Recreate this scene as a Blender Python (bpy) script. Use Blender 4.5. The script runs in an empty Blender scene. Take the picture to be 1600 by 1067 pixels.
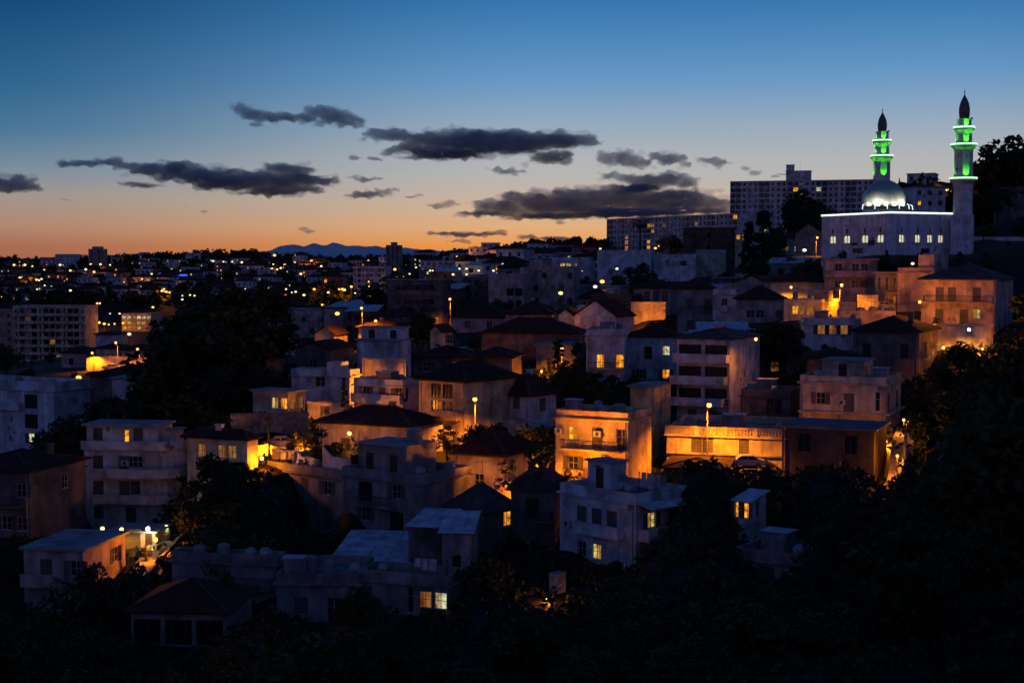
import bpy, bmesh, math, random
import numpy as np
from mathutils import Vector, Matrix, noise as mnoise

random.seed(7); np.random.seed(7)
SC = bpy.context.scene
COL = SC.collection
R = math.radians

# ------------------------------------------------------------------ camera
CAM_Z = 50.0
F_PX = 2222.0                      # 50 mm lens on a 36 mm wide frame
PITCH = math.atan(121.5 / F_PX)
cam_d = bpy.data.cameras.new('camera')
cam_d.lens = 50.0
cam_d.sensor_width = 36.0
cam_d.clip_start = 0.5
cam_d.clip_end = 60000
cam = bpy.data.objects.new('camera', cam_d)
cam.location = (0, 0, CAM_Z)
cam.rotation_euler = (math.pi / 2 - PITCH, 0, 0)
COL.objects.link(cam)
SC.camera = cam

# ------------------------------------------------------------------ world: dusk sky
def s2l(c):
    return tuple((v / 255 / 12.92) if v / 255 <= .04045 else ((v / 255 + .055) / 1.055) ** 2.4 for v in c)

world = bpy.data.worlds.new('World')
SC.world = world
world.use_nodes = True
wt = world.node_tree
wt.nodes.clear()
def wn(t, **kw):
    n = wt.nodes.new(t)
    for k, v in kw.items():
        setattr(n, k, v)
    return n
def wl(a, b):
    wt.links.new(a, b)
def wmath(op, a, b=None, c=None, clamp=False):
    n = wn('ShaderNodeMath', operation=op, use_clamp=clamp)
    for i, v in enumerate((a, b, c)):
        if v is None:
            continue
        if isinstance(v, (int, float)):
            n.inputs[i].default_value = v
        else:
            wl(v, n.inputs[i])
    return n.outputs[0]
def wramp(fac, stops):
    n = wn('ShaderNodeValToRGB')
    cr = n.color_ramp
    cr.interpolation = 'B_SPLINE' if False else 'LINEAR'
    while len(cr.elements) < len(stops):
        cr.elements.new(0.5)
    for e, (p, c) in zip(cr.elements, stops):
        e.position = p
        e.color = (*s2l(c), 1)
    wl(fac, n.inputs[0])
    return n.outputs[0]
tc = wn('ShaderNodeTexCoord')
sx = wn('ShaderNodeSeparateXYZ')
wl(tc.outputs['Generated'], sx.inputs[0])
elev = wmath('ARCSINE', wmath('MINIMUM', wmath('MAXIMUM', sx.outputs[2], 0.0), 1.0))   # radians
# the ramp runs over sqrt(elevation / 90 deg) so that the first ten degrees get most of it
EMAX = math.pi / 2
fac = wmath('SQRT', wmath('DIVIDE', elev, EMAX))
def st(rows):
    return [(math.sqrt(e / EMAX), c) for e, c in rows]
SUN_AZ = R(9.0)                                    # where the sun went down, from +Y towards +X
az = wmath('ARCTAN2', sx.outputs[0], sx.outputs[1])
daz = wmath('ABSOLUTE', wmath('SUBTRACT', az, SUN_AZ))
glow = wramp(fac, st([(0, (238, 140, 62)), (.012, (238, 150, 68)), (.024, (224, 172, 120)), (.036, (210, 177, 145)),
                      (.048, (196, 178, 164)), (.064, (178, 179, 180)), (.073, (174, 177, 181)), (.095, (148, 168, 188)), (.126, (102, 150, 195)),
                      (.155, (72, 132, 184)), (.185, (42, 112, 170)), (.26, (26, 88, 146)), (.45, (20, 62, 116)), (1.0, (18, 46, 96)), (EMAX, (16, 42, 88))]))
side = wramp(fac, st([(0, (160, 98, 78)), (.012, (166, 108, 84)), (.026, (175, 134, 112)), (.045, (156, 147, 140)),
                      (.064, (116, 138, 156)), (.089, (66, 115, 150)), (.118, (38, 98, 141)),
                      (.170, (6, 70, 117)), (.26, (20, 72, 122)), (.45, (18, 56, 108)), (1.0, (18, 45, 94)), (EMAX, (16, 42, 88))]))
anti = wramp(fac, st([(0, (98, 90, 134)), (.06, (112, 102, 150)), (.15, (108, 104, 154)), (.3, (84, 92, 151)),
                      (.6, (46, 72, 135)), (1.0, (28, 56, 113)), (EMAX, (16, 42, 88))]))
def wsmooth(v, lo, hi):
    n = wn('ShaderNodeMapRange', interpolation_type='SMOOTHSTEP')
    n.inputs[1].default_value = lo
    n.inputs[2].default_value = hi
    wl(v, n.inputs[0])
    return n.outputs[0]
def wmix(f, a, b):
    n = wn('ShaderNodeMix', data_type='RGBA')
    wl(f, n.inputs[0]); wl(a, n.inputs[6]); wl(b, n.inputs[7])
    return n.outputs[2]
skyc = wmix(wsmooth(daz, R(7), R(30)), glow, side)
skyc = wmix(wsmooth(daz, R(45), R(130)), skyc, anti)
bg = wn('ShaderNodeBackground')
wl(skyc, bg.inputs[0])
bg.inputs[1].default_value = 1.0
nish = wn('ShaderNodeTexSky', sky_type='NISHITA')
nish.sun_disc = False
nish.sun_elevation = R(-4.0)
nish.sun_rotation = SUN_AZ
bg2 = wn('ShaderNodeBackground')
wl(nish.outputs[0], bg2.inputs[0])
bg2.inputs[1].default_value = 0.06
addsh = wn('ShaderNodeAddShader')
wl(bg.outputs[0], addsh.inputs[0]); wl(bg2.outputs[0], addsh.inputs[1])
wo = wn('ShaderNodeOutputWorld')
wl(addsh.outputs[0], wo.inputs[0])

SC.view_settings.view_transform = 'Standard'
SC.view_settings.look = 'None'
SC.view_settings.exposure = 0.0
SC.view_settings.gamma = 1.0
SC.view_settings.use_curve_mapping = False
SC.cycles.use_denoising = True
SC.cycles.max_bounces = 4
SC.cycles.diffuse_bounces = 2
SC.cycles.glossy_bounces = 2
SC.cycles.transparent_max_bounces = 4
SC.cycles.volume_bounces = 0
SC.cycles.sample_clamp_indirect = 2.0

# ------------------------------------------------------------------ from a pixel of the survey photograph to the place
def ray(px, py):
    xc = (px - 800.0) / F_PX
    yc = (533.5 - py) / F_PX
    return (xc, math.cos(PITCH) + yc * math.sin(PITCH), -math.sin(PITCH) + yc * math.cos(PITCH))
def P(px, py, Y):
    d = ray(px, py)
    s = Y / d[1]
    return Vector((d[0] * s, Y, CAM_Z + d[2] * s))
def KX(px, py=500):
    d = ray(px, py)
    return d[0] / d[1]
def to_px(p):
    x, y, z = p[0], p[1], p[2] - CAM_Z
    f = y * math.cos(PITCH) - z * math.sin(PITCH)
    u = y * math.sin(PITCH) + z * math.cos(PITCH)
    return 800 + F_PX * x / f, 533.5 - F_PX * u / f

# ------------------------------------------------------------------ object helpers
def tag(o, label=None, cat=None, group=None, kind=None):
    if label: o['label'] = label
    if cat: o['category'] = cat
    if group: o['group'] = group
    if kind: o['kind'] = kind
    return o
def empty(name, loc, rz=0.0):
    o = bpy.data.objects.new(name, None)
    o.empty_display_size = 0.5
    o.location = loc
    o.rotation_euler = (0, 0, rz)
    COL.objects.link(o)
    return o
def link(name, me, parent=None, loc=(0, 0, 0), rz=0.0, scale=None):
    o = bpy.data.objects.new(name, me)
    o.location = loc
    o.rotation_euler = (0, 0, rz)
    if scale is not None:
        o.scale = scale
    if parent is not None:
        o.parent = parent
    COL.objects.link(o)
    return o
def children(o, _c={}):
    return [c for c in o.children]
def copy_tree(o, parent=None):
    c = o.copy()
    COL.objects.link(c)
    if parent is not None:
        c.parent = parent
    for ch in list(o.children):
        copy_tree(ch, c)
    return c

class MB:
    """collects polygons, then links them as one mesh"""
    def __init__(s):
        s.v, s.f, s.m = [], [], []
    def poly(s, pts, m=0):
        b = len(s.v)
        s.v += [tuple(p) for p in pts]
        s.f.append(tuple(range(b, b + len(pts))))
        s.m.append(m)
    def box(s, x0, x1, y0, y1, z0, z1, m=0):
        b = len(s.v)
        s.v += [(x0, y0, z0), (x1, y0, z0), (x1, y1, z0), (x0, y1, z0), (x0, y0, z1), (x1, y0, z1), (x1, y1, z1), (x0, y1, z1)]
        for q in ((3, 2, 1, 0), (4, 5, 6, 7), (0, 1, 5, 4), (1, 2, 6, 5), (2, 3, 7, 6), (3, 0, 4, 7)):
            s.f.append(tuple(b + i for i in q)); s.m.append(m)
    def tube(s, p0, p1, r0, r1=None, n=6, m=0, cap=True):
        r1 = r0 if r1 is None else r1
        p0, p1 = Vector(p0), Vector(p1)
        d = (p1 - p0).normalized()
        a = d.cross(Vector((0, 0, 1)))
        if a.length < 1e-3: a = Vector((1, 0, 0))
        a.normalize(); c = d.cross(a)
        b = len(s.v)
        for p, r in ((p0, r0), (p1, r1)):
            for i in range(n):
                t = 2 * math.pi * i / n
                s.v.append(tuple(p + (a * math.cos(t) + c * math.sin(t)) * r))
        for i in range(n):
            j = (i + 1) % n
            s.f.append((b + i, b + j, b + n + j, b + n + i)); s.m.append(m)
        if cap:
            s.f.append(tuple(b + i for i in reversed(range(n)))); s.m.append(m)
            s.f.append(tuple(b + n + i for i in range(n))); s.m.append(m)
    def lathe(s, prof, n=12, m=0, cx=0, cy=0, rot=0.0, cap=True):
        """prof: list of (radius, z)"""
        b = len(s.v)
        for r, z in prof:
            for i in range(n):
                t = rot + 2 * math.pi * i / n
                s.v.append((cx + r * math.cos(t), cy + r * math.sin(t), z))
        for k in range(len(prof) - 1):
            for i in range(n):
                j = (i + 1) % n
                s.f.append((b + k * n + i, b + k * n + j, b + (k + 1) * n + j, b + (k + 1) * n + i)); s.m.append(m)
        if not cap:
            return
        s.f.append(tuple(b + i for i in reversed(range(n)))); s.m.append(m)
        k = (len(prof) - 1) * n
        s.f.append(tuple(b + k + i for i in range(n))); s.m.append(m)
    def prism(s, pts, z0, z1, m=0):
        """pts: footprint, counter-clockwise"""
        n = len(pts)
        b = len(s.v)
        s.v += [(x, y, z0) for x, y in pts] + [(x, y, z1) for x, y in pts]
        for i in range(n):
            j = (i + 1) % n
            s.f.append((b + i, b + j, b + n + j, b + n + i)); s.m.append(m)
        s.f.append(tuple(b + i for i in reversed(range(n)))); s.m.append(m)
        s.f.append(tuple(b + n + i for i in range(n))); s.m.append(m)
    def mesh(s, name, mats, smooth=False):
        me = bpy.data.meshes.new(name)
        me.from_pydata(s.v, [], s.f)
        if not isinstance(mats, (list, tuple)):
            mats = [mats]
        for m in mats:
            me.materials.append(m)
        if len(mats) > 1:
            me.polygons.foreach_set('material_index', s.m)
        if smooth:
            me.polygons.foreach_set('use_smooth', [True] * len(s.f))
        me.update()
        return me
    def build(s, name, mats, parent=None, loc=(0, 0, 0), rz=0.0, smooth=False):
        return link(name, s.mesh(name, mats, smooth), parent, loc, rz)

# ------------------------------------------------------------------ materials
def newmat(name):
    m = bpy.data.materials.new(name)
    m.use_nodes = True
    nt = m.node_tree
    b = nt.nodes['Principled BSDF']
    return m, nt, b
def plaster(name, col, dirt=.45, rough=.85, scale=.5, streak=True, bump=.15, patch=.5):
    """rendered wall: rain streaks, damp, mended patches and, here and there, bare blockwork where the render has come off"""
    m, nt, b = newmat(name)
    N, L = nt.nodes, nt.links
    t = N.new('ShaderNodeTexCoord')
    oi = N.new('ShaderNodeObjectInfo')
    sc_ = N.new('ShaderNodeVectorMath'); sc_.operation = 'SCALE'; sc_.inputs[3].default_value = 57.0
    cx = N.new('ShaderNodeCombineXYZ')
    L.new(oi.outputs['Random'], cx.inputs[0]); L.new(oi.outputs['Random'], cx.inputs[1])
    L.new(cx.outputs[0], sc_.inputs[0])
    ad = N.new('ShaderNodeVectorMath'); ad.operation = 'ADD'
    L.new(t.outputs['Object'], ad.inputs[0]); L.new(sc_.outputs[0], ad.inputs[1])
    vec = ad.outputs[0]
    def noise(scale_, detail, v=None, rough_=.55):
        n = N.new('ShaderNodeTexNoise'); n.inputs['Scale'].default_value = scale_; n.inputs['Detail'].default_value = detail; n.inputs['Roughness'].default_value = rough_
        L.new(v or vec, n.inputs['Vector'])
        return n.outputs[0]
    def ramp(f, p0, p1, c0, c1):
        cr = N.new('ShaderNodeValToRGB')
        cr.color_ramp.elements[0].position = p0; cr.color_ramp.elements[0].color = (*c0, 1)
        cr.color_ramp.elements[1].position = p1; cr.color_ramp.elements[1].color = (*c1, 1)
        L.new(f, cr.inputs[0])
        return cr.outputs[0]
    def mul(a_, b_):
        mx = N.new('ShaderNodeMix'); mx.data_type = 'RGBA'; mx.blend_type = 'MULTIPLY'; mx.inputs[0].default_value = 1
        L.new(a_, mx.inputs[6]); L.new(b_, mx.inputs[7])
        return mx.outputs[2]
    base = ramp(noise(scale, 6), .32, .62, [c * (1 - dirt) for c in col], [min(1, c * 1.08) for c in col])
    if streak:
        mp = N.new('ShaderNodeMapping'); mp.inputs['Scale'].default_value = (1.15, 1.15, .11)
        L.new(vec, mp.inputs[0])
        base = mul(base, ramp(noise(1.0, 5, mp.outputs[0], .65), .30, .58, (.60, .58, .56), (1, 1, 1)))
    if patch:
        base = mul(base, ramp(noise(.33, 3, None, .4), .56, .60, (1, 1, 1), (1 - patch * .55, 1 - patch * .58, 1 - patch * .6)))
        if streak:
            bk = N.new('ShaderNodeTexBrick')
            mp2 = N.new('ShaderNodeMapping'); mp2.inputs['Rotation'].default_value = (math.pi / 2, 0, 0)
            sx_ = N.new('ShaderNodeSeparateXYZ'); L.new(t.outputs['Object'], sx_.inputs[0])
            sm = N.new('ShaderNodeMath'); sm.operation = 'ADD'; L.new(sx_.outputs[0], sm.inputs[0]); L.new(sx_.outputs[1], sm.inputs[1])
            cb = N.new('ShaderNodeCombineXYZ'); L.new(sm.outputs[0], cb.inputs[0]); L.new(sx_.outputs[2], cb.inputs[1])
            L.new(cb.outputs[0], bk.inputs['Vector'])
            bk.inputs['Scale'].default_value = 1.6
            bk.inputs['Color1'].default_value = (.17, .095, .07, 1); bk.inputs['Color2'].default_value = (.12, .10, .09, 1); bk.inputs['Mortar'].default_value = (.24, .22, .20, 1)
            mk = ramp(noise(.55, 5, None, .6), .655, .675, (0, 0, 0), (1, 1, 1))
            mx = N.new('ShaderNodeMix'); mx.data_type = 'RGBA'
            L.new(mk, mx.inputs[0]); L.new(base, mx.inputs[6]); L.new(bk.outputs[0], mx.inputs[7])
            base = mx.outputs[2]
    L.new(base, b.inputs['Base Color'])
    b.inputs['Roughness'].default_value = rough
    b.inputs['Specular IOR Level'].default_value = .2
    bp = N.new('ShaderNodeBump'); bp.inputs['Strength'].default_value = bump; bp.inputs['Distance'].default_value = .05
    L.new(noise(9, 3), bp.inputs['Height']); L.new(bp.outputs[0], b.inputs['Normal'])
    return m
def plain(name, col, rough=.6, metal=0.0, spec=.3):
    m, nt, b = newmat(name)
    b.inputs['Base Color'].default_value = (*col, 1)
    b.inputs['Roughness'].default_value = rough
    b.inputs['Metallic'].default_value = metal
    b.inputs['Specular IOR Level'].default_value = spec
    return m
def courses(name, col, rough=.8, period=.3):
    """roofing laid in courses up the slope"""
    m, nt, b = newmat(name)
    N, L = nt.nodes, nt.links
    t = N.new('ShaderNodeTexCoord')
    n1 = N.new('ShaderNodeTexNoise'); n1.inputs['Scale'].default_value = .9; n1.inputs['Detail'].default_value = 6
    L.new(t.outputs['Object'], n1.inputs['Vector'])
    cr = N.new('ShaderNodeValToRGB')
    cr.color_ramp.elements[0].position = .3; cr.color_ramp.elements[0].color = (*[c * .5 for c in col], 1)
    cr.color_ramp.elements[1].position = .7; cr.color_ramp.elements[1].color = (*[c * 1.35 for c in col], 1)
    L.new(n1.outputs[0], cr.inputs[0]); L.new(cr.outputs[0], b.inputs['Base Color'])
    b.inputs['Roughness'].default_value = rough
    b.inputs['Specular IOR Level'].default_value = .12
    w = N.new('ShaderNodeTexWave'); w.wave_type = 'BANDS'; w.bands_direction = 'Z'; w.wave_profile = 'SAW'
    w.inputs['Scale'].default_value = .5 / period
    w.inputs['Distortion'].default_value = .6
    L.new(t.outputs['Object'], w.inputs['Vector'])
    bp = N.new('ShaderNodeBump'); bp.inputs['Strength'].default_value = .6; bp.inputs['Distance'].default_value = .06
    L.new(w.outputs[1], bp.inputs['Height']); L.new(bp.outputs[0], b.inputs['Normal'])
    return m
def glow_mat(name, col, strength, vary=0.0, sample=True):
    m = bpy.data.materials.new(name)
    m.use_nodes = True
    nt = m.node_tree
    nt.nodes.clear()
    e = nt.nodes.new('ShaderNodeEmission')
    e.inputs[0].default_value = (*col, 1)
    e.inputs[1].default_value = strength
    if vary:
        t = nt.nodes.new('ShaderNodeTexCoord')
        oi = nt.nodes.new('ShaderNodeObjectInfo')
        ad = nt.nodes.new('ShaderNodeVectorMath'); ad.operation = 'ADD'
        sc_ = nt.nodes.new('ShaderNodeVectorMath'); sc_.operation = 'SCALE'; sc_.inputs[3].default_value = 40
        cx = nt.nodes.new('ShaderNodeCombineXYZ')
        nt.links.new(oi.outputs['Random'], cx.inputs[0]); nt.links.new(oi.outputs['Random'], cx.inputs[2])
        nt.links.new(cx.outputs[0], sc_.inputs[0])
        nt.links.new(t.outputs['Object'], ad.inputs[0]); nt.links.new(sc_.outputs[0], ad.inputs[1])
        n = nt.nodes.new('ShaderNodeTexNoise'); n.inputs['Scale'].default_value = 2.4; n.inputs['Detail'].default_value = 2
        nt.links.new(ad.outputs[0], n.inputs['Vector'])
        mr = nt.nodes.new('ShaderNodeMapRange')
        mr.inputs[1].default_value = .3; mr.inputs[2].default_value = .7
        mr.inputs[3].default_value = strength * (1 - vary); mr.inputs[4].default_value = strength * (1 + vary)
        nt.links.new(n.outputs[0], mr.inputs[0])
        nt.links.new(mr.outputs[0], e.inputs[1])
    o = nt.nodes.new('ShaderNodeOutputMaterial')
    nt.links.new(e.outputs[0], o.inputs[0])
    if not sample:
        m.cycles.emission_sampling = 'NONE'
    return m
def leafy(name, col, var=.5):
    m, nt, b = newmat(name)
    N, L = nt.nodes, nt.links
    t = N.new('ShaderNodeTexCoord')
    n1 = N.new('ShaderNodeTexNoise'); n1.inputs['Scale'].default_value = .8; n1.inputs['Detail'].default_value = 4
    L.new(t.outputs['Object'], n1.inputs['Vector'])
    cr = N.new('ShaderNodeValToRGB')
    cr.color_ramp.elements[0].position = .35; cr.color_ramp.elements[0].color = (*[c * (1 - var) for c in col], 1)
    cr.color_ramp.elements[1].position = .65; cr.color_ramp.elements[1].color = (*[c * (1 + var) for c in col], 1)
    L.new(n1.outputs[0], cr.inputs[0]); L.new(cr.outputs[0], b.inputs['Base Color'])
    b.inputs['Roughness'].default_value = .7
    b.inputs['Specular IOR Level'].default_value = .15
    return m

M = {}
M['white'] = plaster('white_plaster', (.58, .55, .53), .45)
M['bluewhite'] = plaster('cool_white_plaster', (.52, .55, .60), .45)
M['cream'] = plaster('cream_plaster', (.52, .45, .35), .5)
M['pink'] = plaster('pink_plaster', (.44, .335, .315), .5)
M['grey'] = plaster('grey_render', (.24, .23, .23), .5)
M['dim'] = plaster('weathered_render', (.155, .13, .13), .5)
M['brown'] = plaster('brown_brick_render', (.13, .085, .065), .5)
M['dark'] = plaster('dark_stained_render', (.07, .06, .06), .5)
M['ochre'] = plaster('ochre_plaster', (.58, .45, .25), .4)
M['green'] = plaster('green_plaster', (.30, .38, .32), .4)
M['stone'] = plaster('stone_wall', (.30, .25, .19), .6, scale=1.6, streak=False, bump=.6)
M['concrete'] = plaster('concrete', (.24, .25, .26), .4, streak=False, scale=.35)
M['roofdeck'] = plaster('flat_roof_screed', (.13, .15, .17), .5, streak=False, scale=.35)
M['tile'] = courses('clay_roof_tile', (.045, .022, .017), .95)
M['tilegrey'] = courses('grey_roof_tile', (.065, .060, .064), .95)
M['tin'] = courses('tin_sheet', (.34, .39, .44), rough=.5, period=.8)
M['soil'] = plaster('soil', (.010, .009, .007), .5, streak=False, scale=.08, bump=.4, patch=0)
M['asphalt'] = plaster('asphalt', (.075, .072, .070), .35, streak=False, scale=.6)
M['paving'] = plaster('paving', (.26, .23, .20), .4, streak=False, scale=.8)
M['pane'] = plain('window_glass', (.012, .014, .018), .22, 0, .35)
M['frame'] = plain('painted_window_frame', (.32, .31, .30), .6)
M['darkframe'] = plain('dark_window_frame', (.05, .045, .04), .6)
M['shutter'] = plaster('painted_shutter', (.10, .095, .09), .3, streak=False)
M['shutterwhite'] = plaster('pale_shutter', (.42, .41, .38), .3, streak=False)
M['door'] = plaster('brown_door', (.06, .035, .022), .3, streak=False)
M['reddoor'] = plain('red_door', (.25, .03, .025), .6)
M['curtain'] = bpy.data.materials.new('curtain_cloth')
M['curtain'].use_nodes = True
_ct = M['curtain'].node_tree; _ct.nodes.clear()
_t1 = _ct.nodes.new('ShaderNodeBsdfTranslucent'); _t1.inputs[0].default_value = (.55, .40, .25, 1)
_t2 = _ct.nodes.new('ShaderNodeOutputMaterial'); _ct.links.new(_t1.outputs[0], _t2.inputs[0])
M['iron'] = plain('painted_iron', (.035, .035, .04), .5, .3)
M['galv'] = plain('galvanised_steel', (.22, .23, .24), .45, .6)
M['ac'] = plain('white_enamel', (.36, .36, .35), .5)
M['tank'] = plain('grey_plastic_tank', (.16, .17, .18), .5)
M['bark'] = plaster('bark', (.035, .027, .02), .5, streak=False, scale=2)
M['leaf'] = leafy('dark_leaves', (.022, .034, .014))
M['leaf2'] = leafy('olive_leaves', (.040, .045, .018))
M['needle'] = leafy('conifer_needles', (.012, .020, .012))
M['leaf3'] = leafy('garden_leaves', (.060, .068, .024))
M['L'] = glow_mat('warm_lit_window', (1.0, .37, .02), .95, .8)
M['Y'] = glow_mat('yellow_lit_window', (1.0, .72, .20), .48, .85)
M['W'] = glow_mat('white_lit_window', (1.0, .92, .52), .62, .75)
M['R'] = glow_mat('red_lit_window', (1.0, .10, .04), .35, .4)
M['K'] = glow_mat('dim_warm_window', (1.0, .38, .08), .22, .5)
M['sodium'] = glow_mat('sodium_lamp_glass', (1.0, .42, .06), 4.5)
M['amber'] = glow_mat('amber_lamp_glass', (1.0, .55, .10), 4.5)
M['coolamp'] = glow_mat('white_lamp_glass', (.9, .95, 1.0), 12)
M['greenlamp'] = glow_mat('greenish_lamp_glass', (.75, 1.0, .25), 6)
for k, c, s_ in (('fo', (1.0, .42, .06), 3.0), ('fy', (1.0, .72, .18), 2.2), ('fw', (1.0, .86, .58), 1.6), ('fc', (.75, .9, .85), 1.2),
                 ('fg', (.8, 1.0, .15), 1.6), ('fr', (1.0, .12, .05), 1.0), ('fb', (.02, .06, 1.0), 2.5)):
    M[k] = glow_mat('far_light_' + {'fo': 'orange', 'fy': 'yellow', 'fw': 'warm_white', 'fc': 'cool_white', 'fg': 'green', 'fr': 'red', 'fb': 'blue'}[k], c, s_, sample=False)
# ------------------------------------------------------------------ the survey: every building that can be told apart
# H(key, object name, label, category, left px, corner px, right px, wall-top px, base px, distance, turn, roof, wall, front openings, side openings, options)
# openings: one string per storey from the top, one letter per slot:  w window  s window with closed shutters  d french door  c door with closed shutters
# o wide dark opening  g garage  v narrow slit  b wide window  L/Y/W/R/K lit windows  D lit door  - blank
HS = []
def H(key, name, label, cat, xA, xB, xC, yt, yb, Y, th, roof, wall, F='', S='', **kw):
    HS.append(dict(key=key, name=name, label=label, cat=cat, xA=xA, xB=xB, xC=xC, yt=yt, yb=yb, Y=Y, th=th, roof=roof, wall=wall, F=F, S=S, kw=kw))

# --- nearest row, at the foot of the slope
H('low_hip', 'house', 'low house with dark hipped roof and pale pillars at the bottom left', 'house', 205, 352, None, 958, 1012, 112, 5, 'hip', 'grey', 'ooo', '', dep=8, rpx=906)
H('flat_corner', 'house', 'flat-roofed cream house beside the lamplit lane at lower left', 'house', 37, 130, 196, 861, 968, 130, 10, 'slab', 'pink', '-s-s/----', '-w/--', bal=[('F', 0, .02, .72, 1.0, 'p')])
H('terrace_low', 'house', 'pale low house with cluttered roof terrace below the dark trees', 'house', 268, 432, 446, 868, 955, 128, 12, 'flat', 'grey', '----/--s-', '-/-')
H('shack_row', 'house', 'flat-topped row house with one dark door at the foot of the slope', 'house', 432, 560, None, 897, 975, 122, 4, 'flat', 'grey', '-s-d-', '', dep=8)
H('rail_house', 'house', 'low pale house with iron roof railing and one bright window at bottom centre', 'house', 560, 700, 726, 900, 968, 120, 20, 'flat', 'grey', 'c--vKW', '-', small=True, bal=[('F', 0, .72, .98, .6, 'r')])
H('tin_gable', 'house', 'outbuilding with wide blue-lit tin roof behind the flat-topped row', 'house', 515, 640, None, 884, 930, 130, 8, 'shed', 'dim', '----', '', dep=9, rpx=838)
H('tin_cabin', 'house', 'small cabin with bright tilted tin roof below the old long house', 'house', 690, 737, None, 832, 905, 128, 6, 'shed', 'grey', '-o-', '', dep=4.5, rpx=803)
H('tin_leanto', 'house', 'lean-to with dull tin roof left of the bright-roofed cabin', 'house', 638, 688, None, 824, 900, 130, 14, 'shed', 'dim', '--', '', dep=6, rpx=800)
H('garage_house', 'house', 'low pink house with dark garage and roof terrace at lower right', 'house', 1150, 1245, 1290, 866, 925, 116, 34, 'flat', 'pink', '-g-', '-', bal=[('F', 0, .0, 1.0, .5, 's')])
H('shed_lit', 'shed', 'small shed with tilted roof and two small lit window panes', 'shed', 1147, 1171, 1197, 784, 845, 125, 42, 'shed', 'white', 'LL/--', 'v/-', dep=None, rpx=768)
# --- second row
H('left_hip', 'house', 'two-storey house with dark hipped roof and red-lit door at the left edge', 'house', -75, 45, 134, 738, 842, 148, 15, 'hip', 'dim', '--R-w/-w-ws', '--w-/----', rpx=706)
H('curved', 'apartment_building', 'four-storey white apartment block with rounded balconies beside the white lamp', 'apartment building', 133, 276, 303, 664, 852, 165, 8, 'custom', 'white')
H('old_wing', 'apartment_building', 'long weathered facade wing with shuttered windows and white roof terrace walls', 'apartment building', 418, 556, 585, 738, 875, 148, 40, 'flat', 'grey', '-s-s-s-s/-c-c-c-c/-s-s-s-s', '-/-/-', bal=[('F', 1, .2, .45, .7, 'r'), ('F', 1, .6, .8, .7, 'r')])
H('old_main', 'apartment_building', 'big weathered house with parapet terrace and flat-roofed penthouse on top', 'apartment building', 535, 657, 736, 742, 880, 142, 36, 'flat', 'grey', '-o-s-/-s-o-/-s-s-', '---/---/---', pent=[(.0, .62, .30, .9, 3.0)])
H('small_hip', 'house', 'small square house under a grey pyramid roof with tiny lit window', 'house', 703, 757, 805, 802, 880, 140, 44, 'hip', 'dim', '---/---', '-L/--', rpx=758, tile='tilegrey', small=True)
H('barrel', 'house', 'house with a curved barrel roof between the pyramid roof and white house', 'house', 798, 868, 880, 768, 858, 141, 12, 'barrel', 'dim', '-o-/--c', '-/-', rpx=736)
H('white_terrace', 'house', 'white two-storey house with walled roof terrace and blue stair cabin', 'house', 875, 993, 1075, 772, 900, 130, 47, 'flat', 'bluewhite', '-ccc-/-sY--', '-Y-ww/--c-', bal=[('F', 0, .30, .86, 1.0, 'p'), ('S', 0, .05, .92, 1.3, 'p')], pent=[(.02, .34, .50, .78, 2.6)], awn=True)
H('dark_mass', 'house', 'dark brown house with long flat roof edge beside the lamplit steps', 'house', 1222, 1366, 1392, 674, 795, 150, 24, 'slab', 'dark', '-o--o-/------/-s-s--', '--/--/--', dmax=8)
H('yellow', 'apartment_building', 'ochre two-storey house glowing in lamplight with one bright upper window', 'apartment building', 868, 981, 1018, 645, 752, 150, 28, 'flat', 'ochre', '-L-c-d/-s-cc-', '--/--', bal=[('F', 0, .12, .93, 1.0, 'r'), ('F', 1, .12, .42, .5, 'r')], cornice=True)
H('yellow_back', 'tower_house', 'tall plain block with pale slab roof behind the ochre house', 'tower house', 985, 1022, 1048, 606, 735, 166, 24, 'slab', 'ochre', '--/--/--', '-/-/-')
H('lit_cottage', 'house', 'cottage with hipped roof and orange-lit walls left of the ochre house', 'house', 712, 786, 836, 714, 775, 155, 26, 'hip', 'cream', '-w-', '---', rpx=668)
H('gable_lit', 'house', 'little house with bright orange gable wall beside the dark garden', 'house', 292, 386, 403, 688, 730, 154, 22, 'hip', 'cream', '-K-KK-', '-', rpx=672, small=True, dmax=6)
H('wide_hip', 'house', 'low house with wide dark hipped roof above the lamplit garden', 'house', 498, 640, 692, 668, 722, 160, 26, 'hip', 'cream', '-c-w-', '--', rpx=638, dmax=8)
H('garage_lamp', 'apartment_building', 'three-storey house with hipped roof and two garage shutters under a street lamp', 'apartment building', 655, 727, 811, 598, 684, 174, 38, 'hip', 'ochre', '-oo-/-bb-/----', '-----/-----/--', rpx=565)
H('pale_cube', 'house', 'small pale house with one barred window right of the street lamp house', 'house', 788, 826, 869, 620, 672, 179, 40, 'hip', 'bluewhite', '-s-/---', '-c-/---', rpx=584)
H('banded', 'apartment_building', 'white house with long roof terrace parapet above the wide dark hipped roof', 'apartment building', 553, 629, 658, 594, 655, 182, 30, 'flat', 'white', '-s-s-s/------', 'o--/---', bal=[('F', 0, .0, 1.0, .7, 'p')])
H('white_slit', 'house', 'white modern house with one tall window slit and a cypress in front', 'house', 455, 546, 562, 578, 640, 191, 16, 'flat', 'white', '--b-v/w----', '-/-', towr=(.62, .86))
H('lamp_house', 'house', 'flat-roofed low house with several lit windows behind the power pole', 'house', 395, 450, 477, 614, 650, 182, 32, 'slab', 'cream', '--YL', 'KK')
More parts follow.
